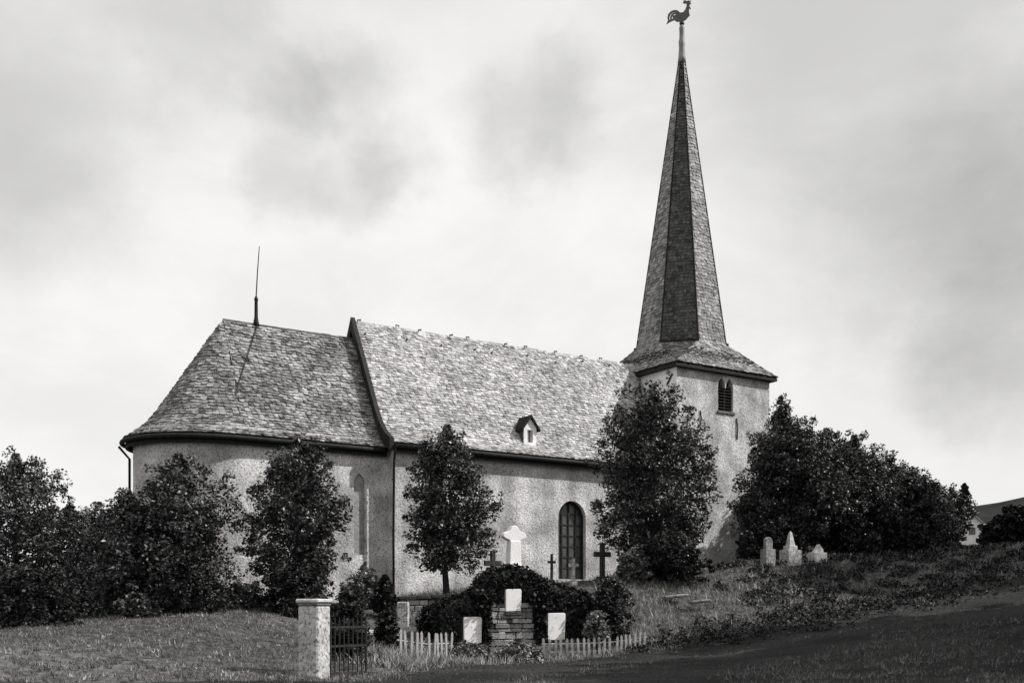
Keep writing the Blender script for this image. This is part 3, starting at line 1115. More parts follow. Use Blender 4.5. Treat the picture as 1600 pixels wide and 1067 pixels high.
def crown_points(R, H, n, shape, seed, lob=0.22, qmin=0.12):
    """centres gathered in boughs through an uneven crown; shape(h) gives the relative radius at relative height"""
    rl = np.random.default_rng(seed % 500)             # the same boughs for the inner mass and the outer sprigs
    nb = int(13 + 5 * H / max(R, 0.3))
    boughs = []
    for k in range(nb):
        h = (k + rl.uniform(0.1, 0.9)) / nb * 0.94 + 0.02
        an = k * 2.4 + rl.uniform(-0.5, 0.5)
        sh = shape(h)
        br = R * rl.uniform(0.3, 0.46) * (0.5 + 0.5 * sh)
        rad = max(0.0, R * sh * rl.uniform(1 - 1.1 * lob, 1.0 + 0.5 * lob) - br * 0.75)
        boughs.append((rad * math.cos(an), rad * math.sin(an), H * h, br))
    rg = np.random.default_rng(seed)
    w = np.array([b[3] ** 2 for b in boughs])
    w = w / w.sum()
    pts = []
    for k in range(n):
        if qmin < 0.5 and rg.uniform() < 0.4:          # inner mass round the stem
            h = rg.uniform(0.03, 0.92)
            an = rg.uniform(0, 6.283)
            q = 0.68 * R * shape(h) * rg.uniform(0, 1) ** 0.5
            pts.append((q * math.cos(an), q * math.sin(an), H * h))
            continue
        b = boughs[rg.choice(nb, p=w)]
        d = rg.normal(0, 1, 3)
        d /= np.linalg.norm(d)
        d *= b[3] * (rg.uniform(qmin, 1) ** 0.5) * (rg.uniform(0.85, 1.1) if rg.uniform() < 0.8 else rg.uniform(1.05, 1.35))
        pts.append((b[0] + d[0], b[1] + d[1], max(0.0, b[2] + d[2] * 0.8)))
    return pts


ROUND = lambda h: max(0.0, 1 - abs((h - 0.42) / 0.60) ** 2.2) ** 0.6 if h >= 0.42 else max(0.0, 1 - ((0.42 - h) / 0.47) ** 2.6) ** 0.55
EGG = lambda h: (max(0.0, 1 - ((h - 0.34) / 0.68) ** 2.4) ** 0.6 if h > 0.34 else max(0.0, 1 - ((0.34 - h) / 0.40) ** 2.6) ** 0.5)
CONE_ = lambda h: max(0.0, (1 - h) ** 0.85) * (0.86 + 0.14 * math.sin(h * 34)) * (1 if h > 0.06 else 0.6)
BUSH = lambda h: max(0.0, 1 - h ** 2.4) ** 0.6


def tree(name, label, pxl, pxr, top, bot, Y, shape=ROUND, seed=1, m='leaf', group=None, dens=1.0, leaf=0.054, cat='tree', spread=0.42, lob=0.26, per=76, deep=1.0, tops=2, trunk_r=None):
    cxp = (pxl + pxr) / 2
    X = gx(cxp, Y)
    zg = hz(X, Y) - 0.05
    ztop = EYE + (HY - top) / F * Y
    zbot = max(zg + 0.05, EYE + (HY - bot) / F * Y)
    R = (pxr - pxl) / 2 / F * Y
    H = ztop - zbot
    root = empty(name, (X, Y, zg))
    tag(root, label, cat, group)
    zb = zbot - zg
    R *= 1.12
    n = int(dens * 5.5 * (R * R * 2 + R * H * 2.4)) + 20
    pts = crown_points(R * 0.93, H * 0.95, n, shape, seed, lob)
    rg = random.Random(seed)
    spr = [spread * rg.uniform(0.6, 1.25) for _ in pts]
    for k in range(tops):                              # leaders that break the outline
        a = rg.uniform(0, 6.28); q = rg.uniform(0, 0.4) * R * (0.5 if k else 0)
        for j in range(5):
            pts.append((q * math.cos(a), q * math.sin(a), H * (0.9 + 0.025 * j - 0.04 * k)))
            spr.append(spread * (0.75 - 0.1 * j))
    for k in range(int(10 * R)):                       # stray sprays at the edge
        h = rg.uniform(0.05, 0.9); a = rg.uniform(0, 6.28); rr = R * shape(h) * rg.uniform(0.9, 1.0)
        pts.append((rr * math.cos(a), rr * math.sin(a), H * h)); spr.append(spread * 0.5)
    pts = [(p[0], p[1] * deep, p[2] + zb) for p in pts]
    outer = crown_points(R * 1.0, H, int(n * 2.2), shape, seed + 500, lob, 0.72)
    pts2 = [(p[0], p[1] * deep, p[2] + zb) for p in outer]
    leaf_mesh('crown', pts, spr, leaf, M[m], root, seed=seed, per=per, extra=(pts2, spread * 0.42, max(8, per // 4)))
    tr = trunk_r or max(0.05, 0.035 * (ztop - zg))
    t = MB()
    bend = rg.uniform(-0.08, 0.08) * R
    t.tube([(0, 0, -0.2), (bend, 0, zb + 0.1 * H), (-bend, bend, zb + 0.45 * H), (0, 0, zb + 0.85 * H)], [tr * 1.2, tr * 0.85, tr * 0.5, tr * 0.12], 8)
    for k in range(9):
        h = rg.uniform(0.05, 0.6)
        a = rg.uniform(0, 6.28)
        rr = R * 0.75 * shape(min(1, h + 0.15))
        z0 = zb + H * h * 0.85
        t.tube([(0, 0, z0), (rr * 0.5 * math.cos(a), rr * 0.5 * math.sin(a) * deep, z0 + 0.1 * H), (rr * math.cos(a), rr * math.sin(a) * deep, z0 + 0.2 * H)], [tr * 0.38, tr * 0.22, tr * 0.06], 5, cap=False)
    t.build('trunk', M['bark'], root, smooth=True)
    return root


G1 = 'trees around the church'
tree('broadleaf_tree', 'dark tree filling the gap between the tree left of the choir and the bushy one', 110, 215, 800, 975, 41, ROUND, 35, 'leaf', G1, leaf=0.053)
tree('broadleaf_tree', 'dark tree behind the two trees right of the tower', 1235, 1345, 672, 868, 60, ROUND, 36, 'leaf', G1, leaf=0.06)
tree('broadleaf_tree', 'dark tree behind the second and third trees on the right bank', 1335, 1440, 715, 865, 66, ROUND, 37, 'leaf', G1, leaf=0.06)
tree('broadleaf_tree', 'low round tree behind the last trees of the right row', 1400, 1510, 752, 862, 72, ROUND, 38, 'leaf', G1, leaf=0.068)
tree('broadleaf_tree', 'dark dense tree at the far left edge of the picture', -60, 110, 712, 990, 42, ROUND, 21, 'leaf', G1, leaf=0.053, dens=0.9)
tree('broadleaf_tree', 'lower dark tree just left of the choir, behind the bushy trees', 55, 165, 790, 985, 45, ROUND, 22, 'leaf', G1, leaf=0.053)
tree('broadleaf_tree', 'wide bushy tree with pointed tip in front of the rounded choir', 190, 368, 712, 955, 38, EGG, 23, 'leaf', G1, lob=0.3, tops=3)
tree('broadleaf_tree', 'low spreading tree at the left corner of the choir wall', 130, 270, 770, 965, 37, ROUND, 24, 'leaf', G1, lob=0.28)
tree('broadleaf_tree', 'dark round tree in front of the choir, right of the bushy tree', 392, 538, 690, 925, 40, ROUND, 25, 'leaf', G1, dens=1.15)
tree('broadleaf_tree', 'slim-trunked tree before the nave, between downpipe and arched window', 636, 762, 668, 890, 42.5, ROUND, 26, 'leaf', G1, dens=1.15, trunk_r=0.12)
tree('broadleaf_tree', 'big full tree standing where the nave meets the tower', 934, 1108, 604, 885, 46, ROUND, 27, 'leaf', G1, dens=1.15, leaf=0.053)
tree('spruce_tree', 'spruce with a pointed top right behind the tower wall', 1165, 1275, 622, 875, 57, CONE_, 28, 'leaf', G1, dens=1.4, lob=0.15)
tree('broadleaf_tree', 'large tree right of the tower, above the white gravestones', 1155, 1310, 655, 870, 56, ROUND, 29, 'leaf', G1, dens=1.1, leaf=0.06)
tree('broadleaf_tree', 'second tree right of the tower, on the bank', 1270, 1400, 682, 868, 58, ROUND, 30, 'leaf', G1, leaf=0.06)
tree('broadleaf_tree', 'third and smaller tree of the row on the right bank', 1370, 1475, 735, 862, 62, ROUND, 31, 'leaf', G1, leaf=0.06)
tree('broadleaf_tree', 'last low tree at the right end of the row', 1436, 1494, 775, 860, 68, BUSH, 32, 'leaf', G1, leaf=0.068)
tree('spruce_tree', 'small lone spruce far off at the right', 1490, 1524, 757, 850, 128, CONE_, 33, 'leaf_dark', None, leaf=0.16, dens=0.8)
tree('hedge_tree', 'dark far tree clump at the right edge of the picture', 1548, 1640, 795, 860, 95, BUSH, 34, 'leaf_dark', None, leaf=0.18, dens=0.5)

# unseen trees added beyond the right edge to throw shade over road and verge
for i, (x, y, R, H, base) in enumerate([(21.2, 30, 4.3, 15, 0.5), (18.4, 24, 4.2, 14, 0.5), (24.6, 36.5, 4.4, 14, 0.6), (26.5, 27, 5, 16, 0.6), (30, 34.5, 5, 16, 0.8), (32, 50, 4.6, 15, 0.8), (35.5, 56, 4.8, 15, 0.8), (39.5, 63, 5, 15, 0.8)]):
    zg = hz(x, y)
    px = CX + F * x / y
    dpx = R / y * F
    tree('roadside_tree', ['tall tree by the road, second of the front row outside the right edge', 'tall tree by the road, closest to the viewer outside the right edge', 'third tree of the front row by the road outside the right edge',
                           'tall roadside tree behind the first outside the right edge', 'roadside tree in the second row outside the right edge',
                           'tree on the bank above the road outside the right edge', 'second bank tree above the road outside the right edge', 'farthest bank tree outside the right edge'][i],
         px - dpx, px + dpx, HY - (zg + H - EYE) * F / y, HY - (zg + base - EYE) * F / y, y, ROUND, 60 + i, 'leaf', 'roadside trees', dens=0.4, leaf=0.135, spread=0.75, per=62)

# shrubs
def shrub(label, pxl, pxr, top, bot, Y, m='leaf', seed=1, leaf=0.05, dens=1.2, group='shrubs in the churchyard', per=60, name='shrub', cat='shrub'):
    return tree(name, label, pxl, pxr, top, bot, Y, BUSH, seed, m, group, dens=dens, leaf=leaf, cat=cat, spread=0.24, per=per, tops=1, trunk_r=0.03)


shrub('pale leafy shrub against the choir wall, right of the dark round tree', 535, 602, 885, 965, 41, 'leaf_pale', 71)
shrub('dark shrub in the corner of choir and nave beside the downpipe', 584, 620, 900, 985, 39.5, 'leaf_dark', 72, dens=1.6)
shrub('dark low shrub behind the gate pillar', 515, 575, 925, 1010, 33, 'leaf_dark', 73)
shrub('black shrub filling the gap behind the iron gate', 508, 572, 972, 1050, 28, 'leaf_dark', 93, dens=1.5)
shrub('small light-leaved shrub under the low spreading tree at left', 185, 240, 930, 975, 34, 'leaf', 74, leaf=0.05)
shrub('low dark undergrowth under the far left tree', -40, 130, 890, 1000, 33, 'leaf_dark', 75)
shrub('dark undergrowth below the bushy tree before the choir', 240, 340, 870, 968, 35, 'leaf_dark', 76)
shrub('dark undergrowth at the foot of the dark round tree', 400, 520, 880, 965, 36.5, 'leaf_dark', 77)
shrub('grey-green shrub beside the undergrowth, before the choir base', 340, 420, 915, 962, 37.5, 'leaf', 78)
shrub('dark shrub joining the right wing of the ivy memorial', 905, 985, 922, 1003, 38.5, 'leaf_dark', 79, dens=1.6)
shrub('small pale flowering shrub before the dark shrub right of the memorial', 918, 948, 957, 992, 37, 'leaf_pale', 80, leaf=0.05)
shrub('pale shrub on the slope above the dark one', 925, 985, 905, 945, 41.5, 'leaf', 81)
shrub('bright small shrub at the foot of the big full tree', 965, 1015, 860, 900, 45, 'leaf_pale', 82, leaf=0.06)
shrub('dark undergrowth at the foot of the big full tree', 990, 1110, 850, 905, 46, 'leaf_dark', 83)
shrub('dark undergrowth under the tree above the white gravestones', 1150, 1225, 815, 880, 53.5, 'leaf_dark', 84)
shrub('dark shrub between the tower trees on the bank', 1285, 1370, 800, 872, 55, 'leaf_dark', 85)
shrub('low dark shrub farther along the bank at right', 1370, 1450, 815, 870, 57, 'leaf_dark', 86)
shrub('dark shrub by the retaining wall left of the memorial', 652, 705, 945, 1018, 37.6, 'leaf_dark', 87)
shrub('dark shrub inside the fence, left of the memorial steps', 585, 625, 955, 1015, 34, 'leaf_dark', 88)
shrub('pale weedy bush before the fence, left of the stone steps', 700, 770, 1008, 1040, 33.5, 'leaf_pale', 89, leaf=0.05)
shrub('pale weedy bush before the stone steps of the memorial', 775, 850, 1006, 1040, 34, 'leaf_pale', 90, leaf=0.05)

# ------------------------------------------------------------------ the ivy-grown memorial
MY = 37.6
MX = gx(800, MY)
MZ = hz(MX, MY) - 0.05
S = MY / F                                              # metres per pixel at the memorial
MROT = math.radians(25)
memorial = empty('war_memorial', (MX, MY, MZ), MROT)
tag(memorial, 'ivy-covered stone memorial with a humped top and three white tablets', 'memorial')


def mpx(px, py):
    return ((px - 800) * S * 1.1, EYE + (HY - py) * S - MZ)


OUTL = [(697, 1022), (693, 962), (706, 940), (738, 932), (752, 920), (764, 902), (784, 892), (805, 888), (826, 893), (842, 903), (862, 913), (886, 921), (912, 925), (926, 938), (928, 1022)]
m_ = MB()
m_.prism([mpx(a, b) for a, b in OUTL], 0.0, 0.7, 'y')
core = m_.build('core', M['dark_stone'], memorial)
fixnormals(core)
# coursed stones of the middle bay
rnd = random.Random(5)
zc = mpx(0, 1018)[1]
row = 0
base_mesh = []
for q in range(4):
    m_ = MB(); m_.box(-0.5, 0.5, -0.5, 0.5, -0.5, 0.5)
    o = m_.build('stone', M['grey_stone'], None, bevel=0.08)
    for vv in o.data.vertices:
        vv.co += Vector((rnd.uniform(-.04, .04), rnd.uniform(-.08, .08), rnd.uniform(-.05, .05)))
    base_mesh.append(o.data)
    bpy.data.objects.remove(o)


def stone(parent, x, y, z, w, d, h, rz=0.0):
    o = link(bpy.data.objects.new('stone', rnd.choice(base_mesh)), parent)
    o.location = (x, y, z)
    o.scale = (w, d, h)
    o.rotation_euler = (rnd.uniform(-.03, .03), rnd.uniform(-.03, .03), rz)
    return o


ztop = mpx(0, 944)[1]
while zc < ztop - 0.05:
    h = rnd.uniform(0.11, 0.26)
    fr = (zc - mpx(0, 1018)[1]) / (ztop - mpx(0, 1018)[1])
    xa, xb = mpx(752 + 5 * fr, 0)[0], mpx(838 - 5 * fr, 0)[0]
    dep = 0.28 - 0.12 * fr
    x = xa
    while x < xb - 0.08:
        w = min(rnd.uniform(0.18, 0.62), xb - x)
        if xb - (x + w) < 0.14:
            w = xb - x
        stone(memorial, x + w / 2, -dep / 2 + rnd.uniform(-.07, .07), zc + h / 2, w - 0.025, dep, h - 0.025)
        x += w
    zc += h
# tablets
for (a0, a1, b0, b1, lab, yy) in ((721, 748, 963, 1004, 'white tablet on the left wing', -0.32), (785.5, 810, 920, 955, 'white tablet in the middle, above the stone steps', -0.26), (850.5, 879, 957, 1000, 'white tablet on the right wing', -0.32)):
    x0, z1 = mpx(a0, b0); x1, z0 = mpx(a1, b1)
    m_ = MB()
    ch = 0.04
    m_.prism([(x0, z0), (x1 - 0.02, z0 + 0.02), (x1, z1 - 0.05), (x1 - ch, z1), (x0 + ch * 0.6, z1 - 0.01), (x0, z1 - ch)], yy, yy + 0.1, 'y')
    o = m_.build('tablet', M['plaque'], memorial, bevel=0.012); o['label'] = lab
    m_ = MB(); m_.box(x0 - 0.04, x1 + 0.04, yy - 0.06, yy + 0.14, z0 - 0.13, z0 - 0.005); m_.build('tablet_ledge', M['dark_stone'], memorial, bevel=0.015)
# ivy all over, leaving stones and tablets free
ctr = []
poly = [mpx(a, b) for a, b in OUTL]


def inside(x, z):
    c = False
    j = len(poly) - 1
    for i in range(len(poly)):
        if (poly[i][1] > z) != (poly[j][1] > z) and x < (poly[j][0] - poly[i][0]) * (z - poly[i][1]) / (poly[j][1] - poly[i][1]) + poly[i][0]:
            c = not c
        j = i
    return c


while len(ctr) < 760:
    x, z = rnd.uniform(-2.9, 3.2), rnd.uniform(-0.1, 3.0)
    if inside(x, z):
        ctr.append((x, rnd.choice([-0.12, -0.02, 0.35, 0.7, 0.75]), z))
for i in range(len(poly) - 1):
    for k in range(14):
        t = k / 14
        ctr.append((poly[i][0] * (1 - t) + poly[i + 1][0] * t, rnd.uniform(0, 0.7), poly[i][1] * (1 - t) + poly[i + 1][1] * t + 0.02))
tabs = [(mpx(a0 - 3, 0)[0], mpx(a1 + 3, 0)[0], mpx(0, b1 + 2)[1], mpx(0, b0 - 2)[1]) for a0, a1, b0, b1 in ((721, 748, 963, 1004), (785.5, 810, 920, 955), (850.5, 879, 957, 1000), (764, 826, 946, 1022))]


def keep(P):
    k = np.ones(len(P), bool)
    for a, b, c, d in tabs:
        k &= ~((P[:, 0] > a) & (P[:, 0] < b) & (P[:, 2] > c) & (P[:, 2] < d) & (P[:, 1] < 0.3))
    return k


for k in range(260):                                   # swags hanging down beside the stone courses
    sd = rnd.choice((0, 1))
    a, b = (rnd.uniform(742, 762) if sd == 0 else rnd.uniform(826, 850)), rnd.uniform(925, 1012)
    x, z = mpx(a, b)
    ctr.append((x, rnd.uniform(-0.38, -0.1), z))
leaf_mesh('ivy', ctr, 0.2, 0.055, M['ivy'], memorial, seed=91, per=26, flat=0.0, keep=keep)

# ------------------------------------------------------------------ retaining wall of the churchyard
def stone_wall(name, label, pa, pb, top_a, top_b, Ya, Yb, h_stone=0.22, depth=0.45, cap=True):
    A, B = at(pa, top_a, Ya), at(pb, top_b, Yb)
    d = Vector((B.x - A.x, B.y - A.y, 0))
    L = d.length
    ang = math.atan2(d.y, d.x)
    zb = min(hz(A.x, A.y), hz(B.x, B.y)) - 0.3
    root = empty(name, (A.x, A.y, zb), ang)
    tag(root, label, 'wall')
    m2 = MB()
    m2.prism([(0.03, 0), (L - 0.03, 0), (L - 0.03, B.z - zb - 0.12), (0.03, A.z - zb - 0.12)], 0.06, depth, 'y')
    o2 = m2.build('wall_core', M['mortar'], root); fixnormals(o2)
    z = 0.25
    while z < max(A.z, B.z) - zb - 0.15:
        h = rnd.uniform(0.8, 1.2) * h_stone
        x = 0
        while x < L - 0.05:
            w = min(rnd.uniform(0.25, 0.5), L - x)
            lim = (A.z + (B.z - A.z) * (x + w / 2) / L) - zb - 0.1
            if z + h <= lim + 0.08:
                stone(root, x + w / 2, 0.08 + rnd.uniform(-.02, .02), z + h / 2, w - 0.03, 0.22, h - 0.03)
            x += w
        z += h
    if cap:
        x = 0
        while x < L:
            w = min(rnd.uniform(0.5, 0.8), L - x)
            zt = A.z + (B.z - A.z) * (x + w / 2) / L - zb - 0.05
            m2 = MB(); m2.box(x + 0.01, x + w - 0.01, -0.08, depth + 0.05, zt - 0.08, zt + 0.05)
            m2.build('coping_stone', M['dark_stone'], root, bevel=0.02)
            x += w
    return root


stone_wall('retaining_wall', 'low rubble retaining wall between downpipe and ivy memorial', 622, 722, 932, 926, 40, 40.5)
m_ = MB(); m_.box(-0.2, 0.2, -0.2, 0.2, -0.3, 2.05)
o = m_.build('stone_post', M['pale_stone'], None, bevel=0.03)
X_, Y_ = gx(630, 39), 39.0
o.location = (X_, Y_, EYE + (HY - 940) / F * Y_ - 2.05)
tag(o, 'pale stone post at the left end of the retaining wall', 'post')
# pale slab lying before the dark shrub
m_ = MB(); m_.box(-0.62, 0.62, -0.35, 0.35, 0, 0.2); m_.box(-0.55, 0.55, -0.28, 0.28, -0.3, -0.004)
o = m_.build('ledger_stone', M['white_stone'], None, bevel=0.02)
o.location = (gx(590, 35), 35, hz(gx(590, 35), 35) + 0.15); 
o.location.z = EYE + (HY - 997) / F * 35
o.rotation_euler = (math.radians(8), math.radians(5), -0.3)
tag(o, 'white stone slab lying between gate and downpipe', 'gravestone', 'gravestones')


def ledge(label, pxa, pxb, py, Y, h=0.11):
    a, b = gx(pxa, Y), gx(pxb, Y)
    m2 = MB(); m2.box(a - (a + b) / 2, b - (a + b) / 2, -0.25, 0.25, -0.02, h)
    o2 = m2.build('grave_kerb', M['grey_stone'], None, bevel=0.04)
    o2.location = ((a + b) / 2, Y, EYE + (HY - py) / F * Y)
    o2.rotation_euler = (0, -0.1, 0.1)
    tag(o2, label, 'grave kerb', 'grave kerbs on the slope')


ledge('pale stone kerb on the grassy slope, the upper left one', 1036, 1074, 933, 43)
ledge('pale stone kerb on the grassy slope, the lower right one', 1078, 1110, 941, 42.5)

# ------------------------------------------------------------------ gravestones
def grave_root(name, label, px, py_base, Y, group='gravestones'):
    X = gx(px, Y)
    r = empty(name, (X, Y, min(hz(X, Y), EYE + (HY - py_base) / F * Y)))
    r.rotation_euler = (0, 0, math.radians(30))
    tag(r, label, 'gravestone', group)
    return r, EYE - r.location.z


def cross(label, px, top, base, Y, arm, thick, mt, ped=0.0, lobes=False, rz=0.45, armpos=0.68, pw=2.2):
    s = Y / F
    r, ez = grave_root('grave_cross', label, px, base, Y)
    r.rotation_euler = (0, 0, rz)
    zt = ez + (HY - top) * s
    zb = ez + (HY - base) * s
    m2 = MB()
    w = thick / 2 * s
    m2.box(-w, w, -w * 0.7, w * 0.7, max(0.02, zb - 0.05), zt)
    o2 = m2.build('shaft', mt, r, bevel=w * 0.25)
    za = zb + (zt - zb) * armpos
    m2 = MB(); m2.box(-arm / 2 * s, arm / 2 * s, -w * 0.62, w * 0.62, za - w, za + w)
    m2.build('arm', mt, r, bevel=w * 0.25)
    if lobes:
        m2 = MB()
        for k in range(28):
            pass
        ring = []
        R_, r_ = arm * 0.42 * s, w * 0.5
        m2.tube([(R_ * math.cos(a * math.pi / 12), 0, za + R_ * math.sin(a * math.pi / 12)) for a in range(25)], r_, 6)
        m2.build('ring', mt, r)
    m2 = MB(); m2.box(-w * pw, w * pw, -w * 1.6, w * 1.6, -0.15, max(0.15, zb))
    m2.build('pedestal', mt, r, bevel=0.02)
    return r


r, ez = grave_root('grave_monument', 'tall white grave monument with rounded head above the ivy memorial', 803, 884, 41.2)
s = 41.2 / F
zt = ez + (HY - 824) * s
m_ = MB(); m_.box(-0.3, 0.3, -0.25, 0.25, -0.1, ez + (HY - 884) * s); m_.build('pedestal', M['bright_stone'], r, bevel=0.02)
zs0, zs1 = ez + (HY - 884) * s + 0.003, ez + (HY - 845) * s
m_ = MB(); m_.prism([(-0.27, zs0), (0.25, zs0), (0.21, zs1), (-0.23, zs1)], -0.16, 0.16, 'y'); o = m_.build('shaft', M['bright_stone'], r, bevel=0.02)
hd = []
for k in range(32):
    a = 2 * math.pi * k / 32
    hd.append((0.42 * math.cos(a) * (1 + 0.2 * math.cos(4 * a)) - 0.02, zs1 + 0.2 + 0.31 * math.sin(a) * (1 + 0.22 * math.cos(4 * a))))
m_ = MB(); m_.prism(hd, -0.13, 0.13, 'y'); o = m_.build('head', M['bright_stone'], r, bevel=0.015)
cross('dark stone cross left of the tall white monument', 770, 860, 886, 43, 30, 8, M['dark_stone'], armpos=0.25)
cross('small pale cross before the arched window', 896, 872, 906, 44.5, 17, 5, M['pale_stone'], lobes=False)
cross('dark cross right of the arched window', 941, 848, 900, 45, 30, 8, M['iron'], armpos=0.66, pw=2.0)
cross('thin dark cross left of the arched window', 862, 865, 905, 44.2, 14, 4, M['iron'])
r, ez = grave_root('grave_obelisk', 'white obelisk gravestone under the trees right of the tower', 1235, 866, 50.8)
s = 50.8 / F
b0 = ez + (HY - 866) * s
m_ = MB(); m_.box(-0.42, 0.42, -0.3, 0.3, -0.2, b0 + 0.2); m_.build('base', M['pale_stone'], r, bevel=0.02)
m_ = MB(); m_.box(-0.26, 0.26, -0.2, 0.2, b0 + 0.203, b0 + 0.4); m_.build('step', M['white_stone'], r, bevel=0.02)
m_ = MB()
hh = ez + (HY - 829) * s
m_.add([(-.17, -.14, b0 + .403), (.17, -.14, b0 + .403), (.17, .14, b0 + .403), (-.17, .14, b0 + .403), (-.07, -.06, hh - .12), (.07, -.06, hh - .12), (.07, .06, hh - .12), (-.07, .06, hh - .12), (0, 0, hh)],
       [(0, 3, 2, 1), (0, 1, 5, 4), (1, 2, 6, 5), (2, 3, 7, 6), (3, 0, 4, 7), (4, 5, 8), (5, 6, 8), (6, 7, 8), (7, 4, 8)])
m_.build('shaft', M['white_stone'], r)
r, ez = grave_root('gravestone', 'white pointed gravestone beside the white obelisk', 1278, 868, 51.4)
s = 51.4 / F
b0 = ez + (HY - 868) * s
m_ = MB(); m_.box(-0.45, 0.4, -0.2, 0.2, -0.2, b0 + 0.15); m_.build('base', M['white_stone'], r, bevel=0.02)
m_ = MB(); m_.prism([(-0.34, b0 + .153), (0.3, b0 + .153), (0.26, b0 + 0.3), (0.02, b0 + 0.55), (-0.2, b0 + 0.3)], -0.1, 0.1, 'y'); m_.build('slab', M['white_stone'], r, bevel=0.02)
r, ez = grave_root('gravestone', 'weathered grey gravestone left of the white obelisk', 1200, 864, 50.4)
s = 50.4 / F
b0 = ez + (HY - 862) * s
m_ = MB(); m_.box(-0.3, 0.3, -0.2, 0.2, -0.2, b0 + 0.12); m_.build('base', M['grey_stone'], r, bevel=0.02)
m_ = MB(); m_.prism(arch_poly(-0.22, 0.22, b0 + .123, b0 + 0.5, 0.18), -0.08, 0.08, 'y'); m_.build('slab', M['grey_stone'], r, bevel=0.015)

# ------------------------------------------------------------------ gate pillar, gate, fences
GY_ = 24.6
px0 = gx(491, GY_)
zp = hz(px0, GY_) - 0.15
ztp = EYE + (HY - 938) / F * GY_
pil = empty('gate_pillar', (px0, GY_, zp), math.radians(-24))
tag(pil, 'white stone gate pillar with flat overhanging cap', 'pillar')
hp = ztp - zp
m_ = MB(); m_.box(-0.26, 0.26, -0.26, 0.26, -0.2, hp - 0.12); m_.build('shaft', M['pale_stone'], pil, bevel=0.03)
m_ = MB(); m_.box(-0.275, 0.275, -0.275, 0.275, -0.2, 0.12); m_.build('plinth', M['pale_stone'], pil, bevel=0.03)
m_ = MB(); m_.box(-0.272, 0.272, -0.272, 0.272, hp - 0.117, hp - 0.06); m_.build('necking', M['grey_stone'], pil, bevel=0.02)
m_ = MB(); m_.box(-0.305, 0.305, -0.305, 0.305, hp - 0.057, hp + 0.04); m_.build('cap', M['white_stone'], pil, bevel=0.03)

# iron gate
ga, gb = Vector((gx(516, 24.9), 24.9)), Vector((gx(572, 26.0), 26.0))
dv = gb - ga
gz = hz(ga.x, ga.y)
gate = empty('iron_gate', (ga.x, ga.y, gz - 0.05), math.atan2(dv.y, dv.x))
tag(gate, 'black wrought iron gate hung on the white pillar', 'gate')
L = dv.length
ht = 1.3
for z in (0.12, 0.75, ht - 0.12):
    m_ = MB(); m_.box(0, L, -0.02, 0.02, z - 0.025, z + 0.025); m_.build('rail', M['iron'], gate)
nb = 9
for k in range(nb):
    x = L * k / (nb - 1)
    r_ = 0.028 if k in (0, nb - 1) else 0.016
    m_ = MB(); m_.tube([(x, 0, 0), (x, 0, ht), (x, 0, ht + 0.12)], [r_, r_, 0.004], 6); m_.build('bar', M['iron'], gate)


def fence(label, pts, h, step=0.19, m='picket', wp=0.085, rail_z=(0.2, 0.65)):
    P = [Vector((gx(a, Y), Y, 0)) for a, Y in pts]
    for p in P:
        p.z = hz(p.x, p.y)
    root = empty('picket_fence', P[0])
    tag(root, label, 'fence', 'picket fences before the churchyard')
    m2 = MB()
    m2.add([(-wp / 2, -0.012, 0), (wp / 2, -0.012, 0), (wp / 2, -0.012, h - 0.06), (0, -0.012, h), (-wp / 2, -0.012, h - 0.06), (-wp / 2, 0.012, 0), (wp / 2, 0.012, 0), (wp / 2, 0.012, h - 0.06), (0, 0.012, h), (-wp / 2, 0.012, h - 0.06)],
           [(0, 1, 2, 3, 4), (9, 8, 7, 6, 5), (0, 5, 6, 1), (1, 6, 7, 2), (2, 7, 8, 3), (3, 8, 9, 4), (4, 9, 5, 0)])
    proto = m2.build('picket', M[m], root)
    first = True
    for a, b in zip(P, P[1:]):
        d = b - a
        LL = Vector((d.x, d.y)).length
        an = math.atan2(d.y, d.x)
        for k in range(int(LL / step)):
            q = a + d * ((k + 0.5) * step / LL) - P[0]
            o2 = proto if first else proto.copy()
            if not first:
                link(o2, root)
            first = False
            o2.location = (q.x, q.y, q.z + rnd.uniform(-.03, .02))
            o2.rotation_euler = (rnd.uniform(-.05, .05), rnd.uniform(-.05, .05), an)
        for z in rail_z:
            m2 = MB()
            na = Vector((-d.y, d.x, 0)).normalized() * 0.045
            e = [a - P[0] + na + Vector((0, 0, z * h)), b - P[0] + na + Vector((0, 0, z * h))]
            m2.tube(e, 0.03, 4); m2.build('rail', M[m], root)
    return root


fence('white picket fence at the right foot of the memorial', [(846, 36.2), (900, 36.4), (960, 36.9), (1012, 37.6)], 0.6)
fence('white picket fence left of the memorial steps, nearer the gate', [(622, 31.6), (668, 32.4), (708, 33.4)], 1.0, step=0.2)

# a far house among the trees at right
HYD = 110.0
hx = gx(1519, HYD)
hzz = EYE + (HY - 838) / F * HYD
house = empty('house', (hx, HYD, hzz), math.radians(-28))
tag(house, 'small white gabled house far off under the trees at right', 'house')
m_ = MB(); m_.prism([(-1.2, -3), (1.2, -3), (1.2, 1.0), (0, 2.2), (-1.2, 1.0)], 0, 6, 'y'); o = m_.build('wall', M['house_wall'], house); fixnormals(o)
for sg in (-1, 1):
    m_ = MB(); m_.prism([(0, 2.38), (sg * 1.5, 0.88), (sg * 1.5, 0.74), (0, 2.22)], -0.3, 6.3, 'y'); o = m_.build('roof', M['house_roof'], house); fixnormals(o)
m_ = MB(); m_.box(-0.3, 0.3, -0.03, -0.004, 0.2, 0.9); m_.build('window', M['glass'], house)

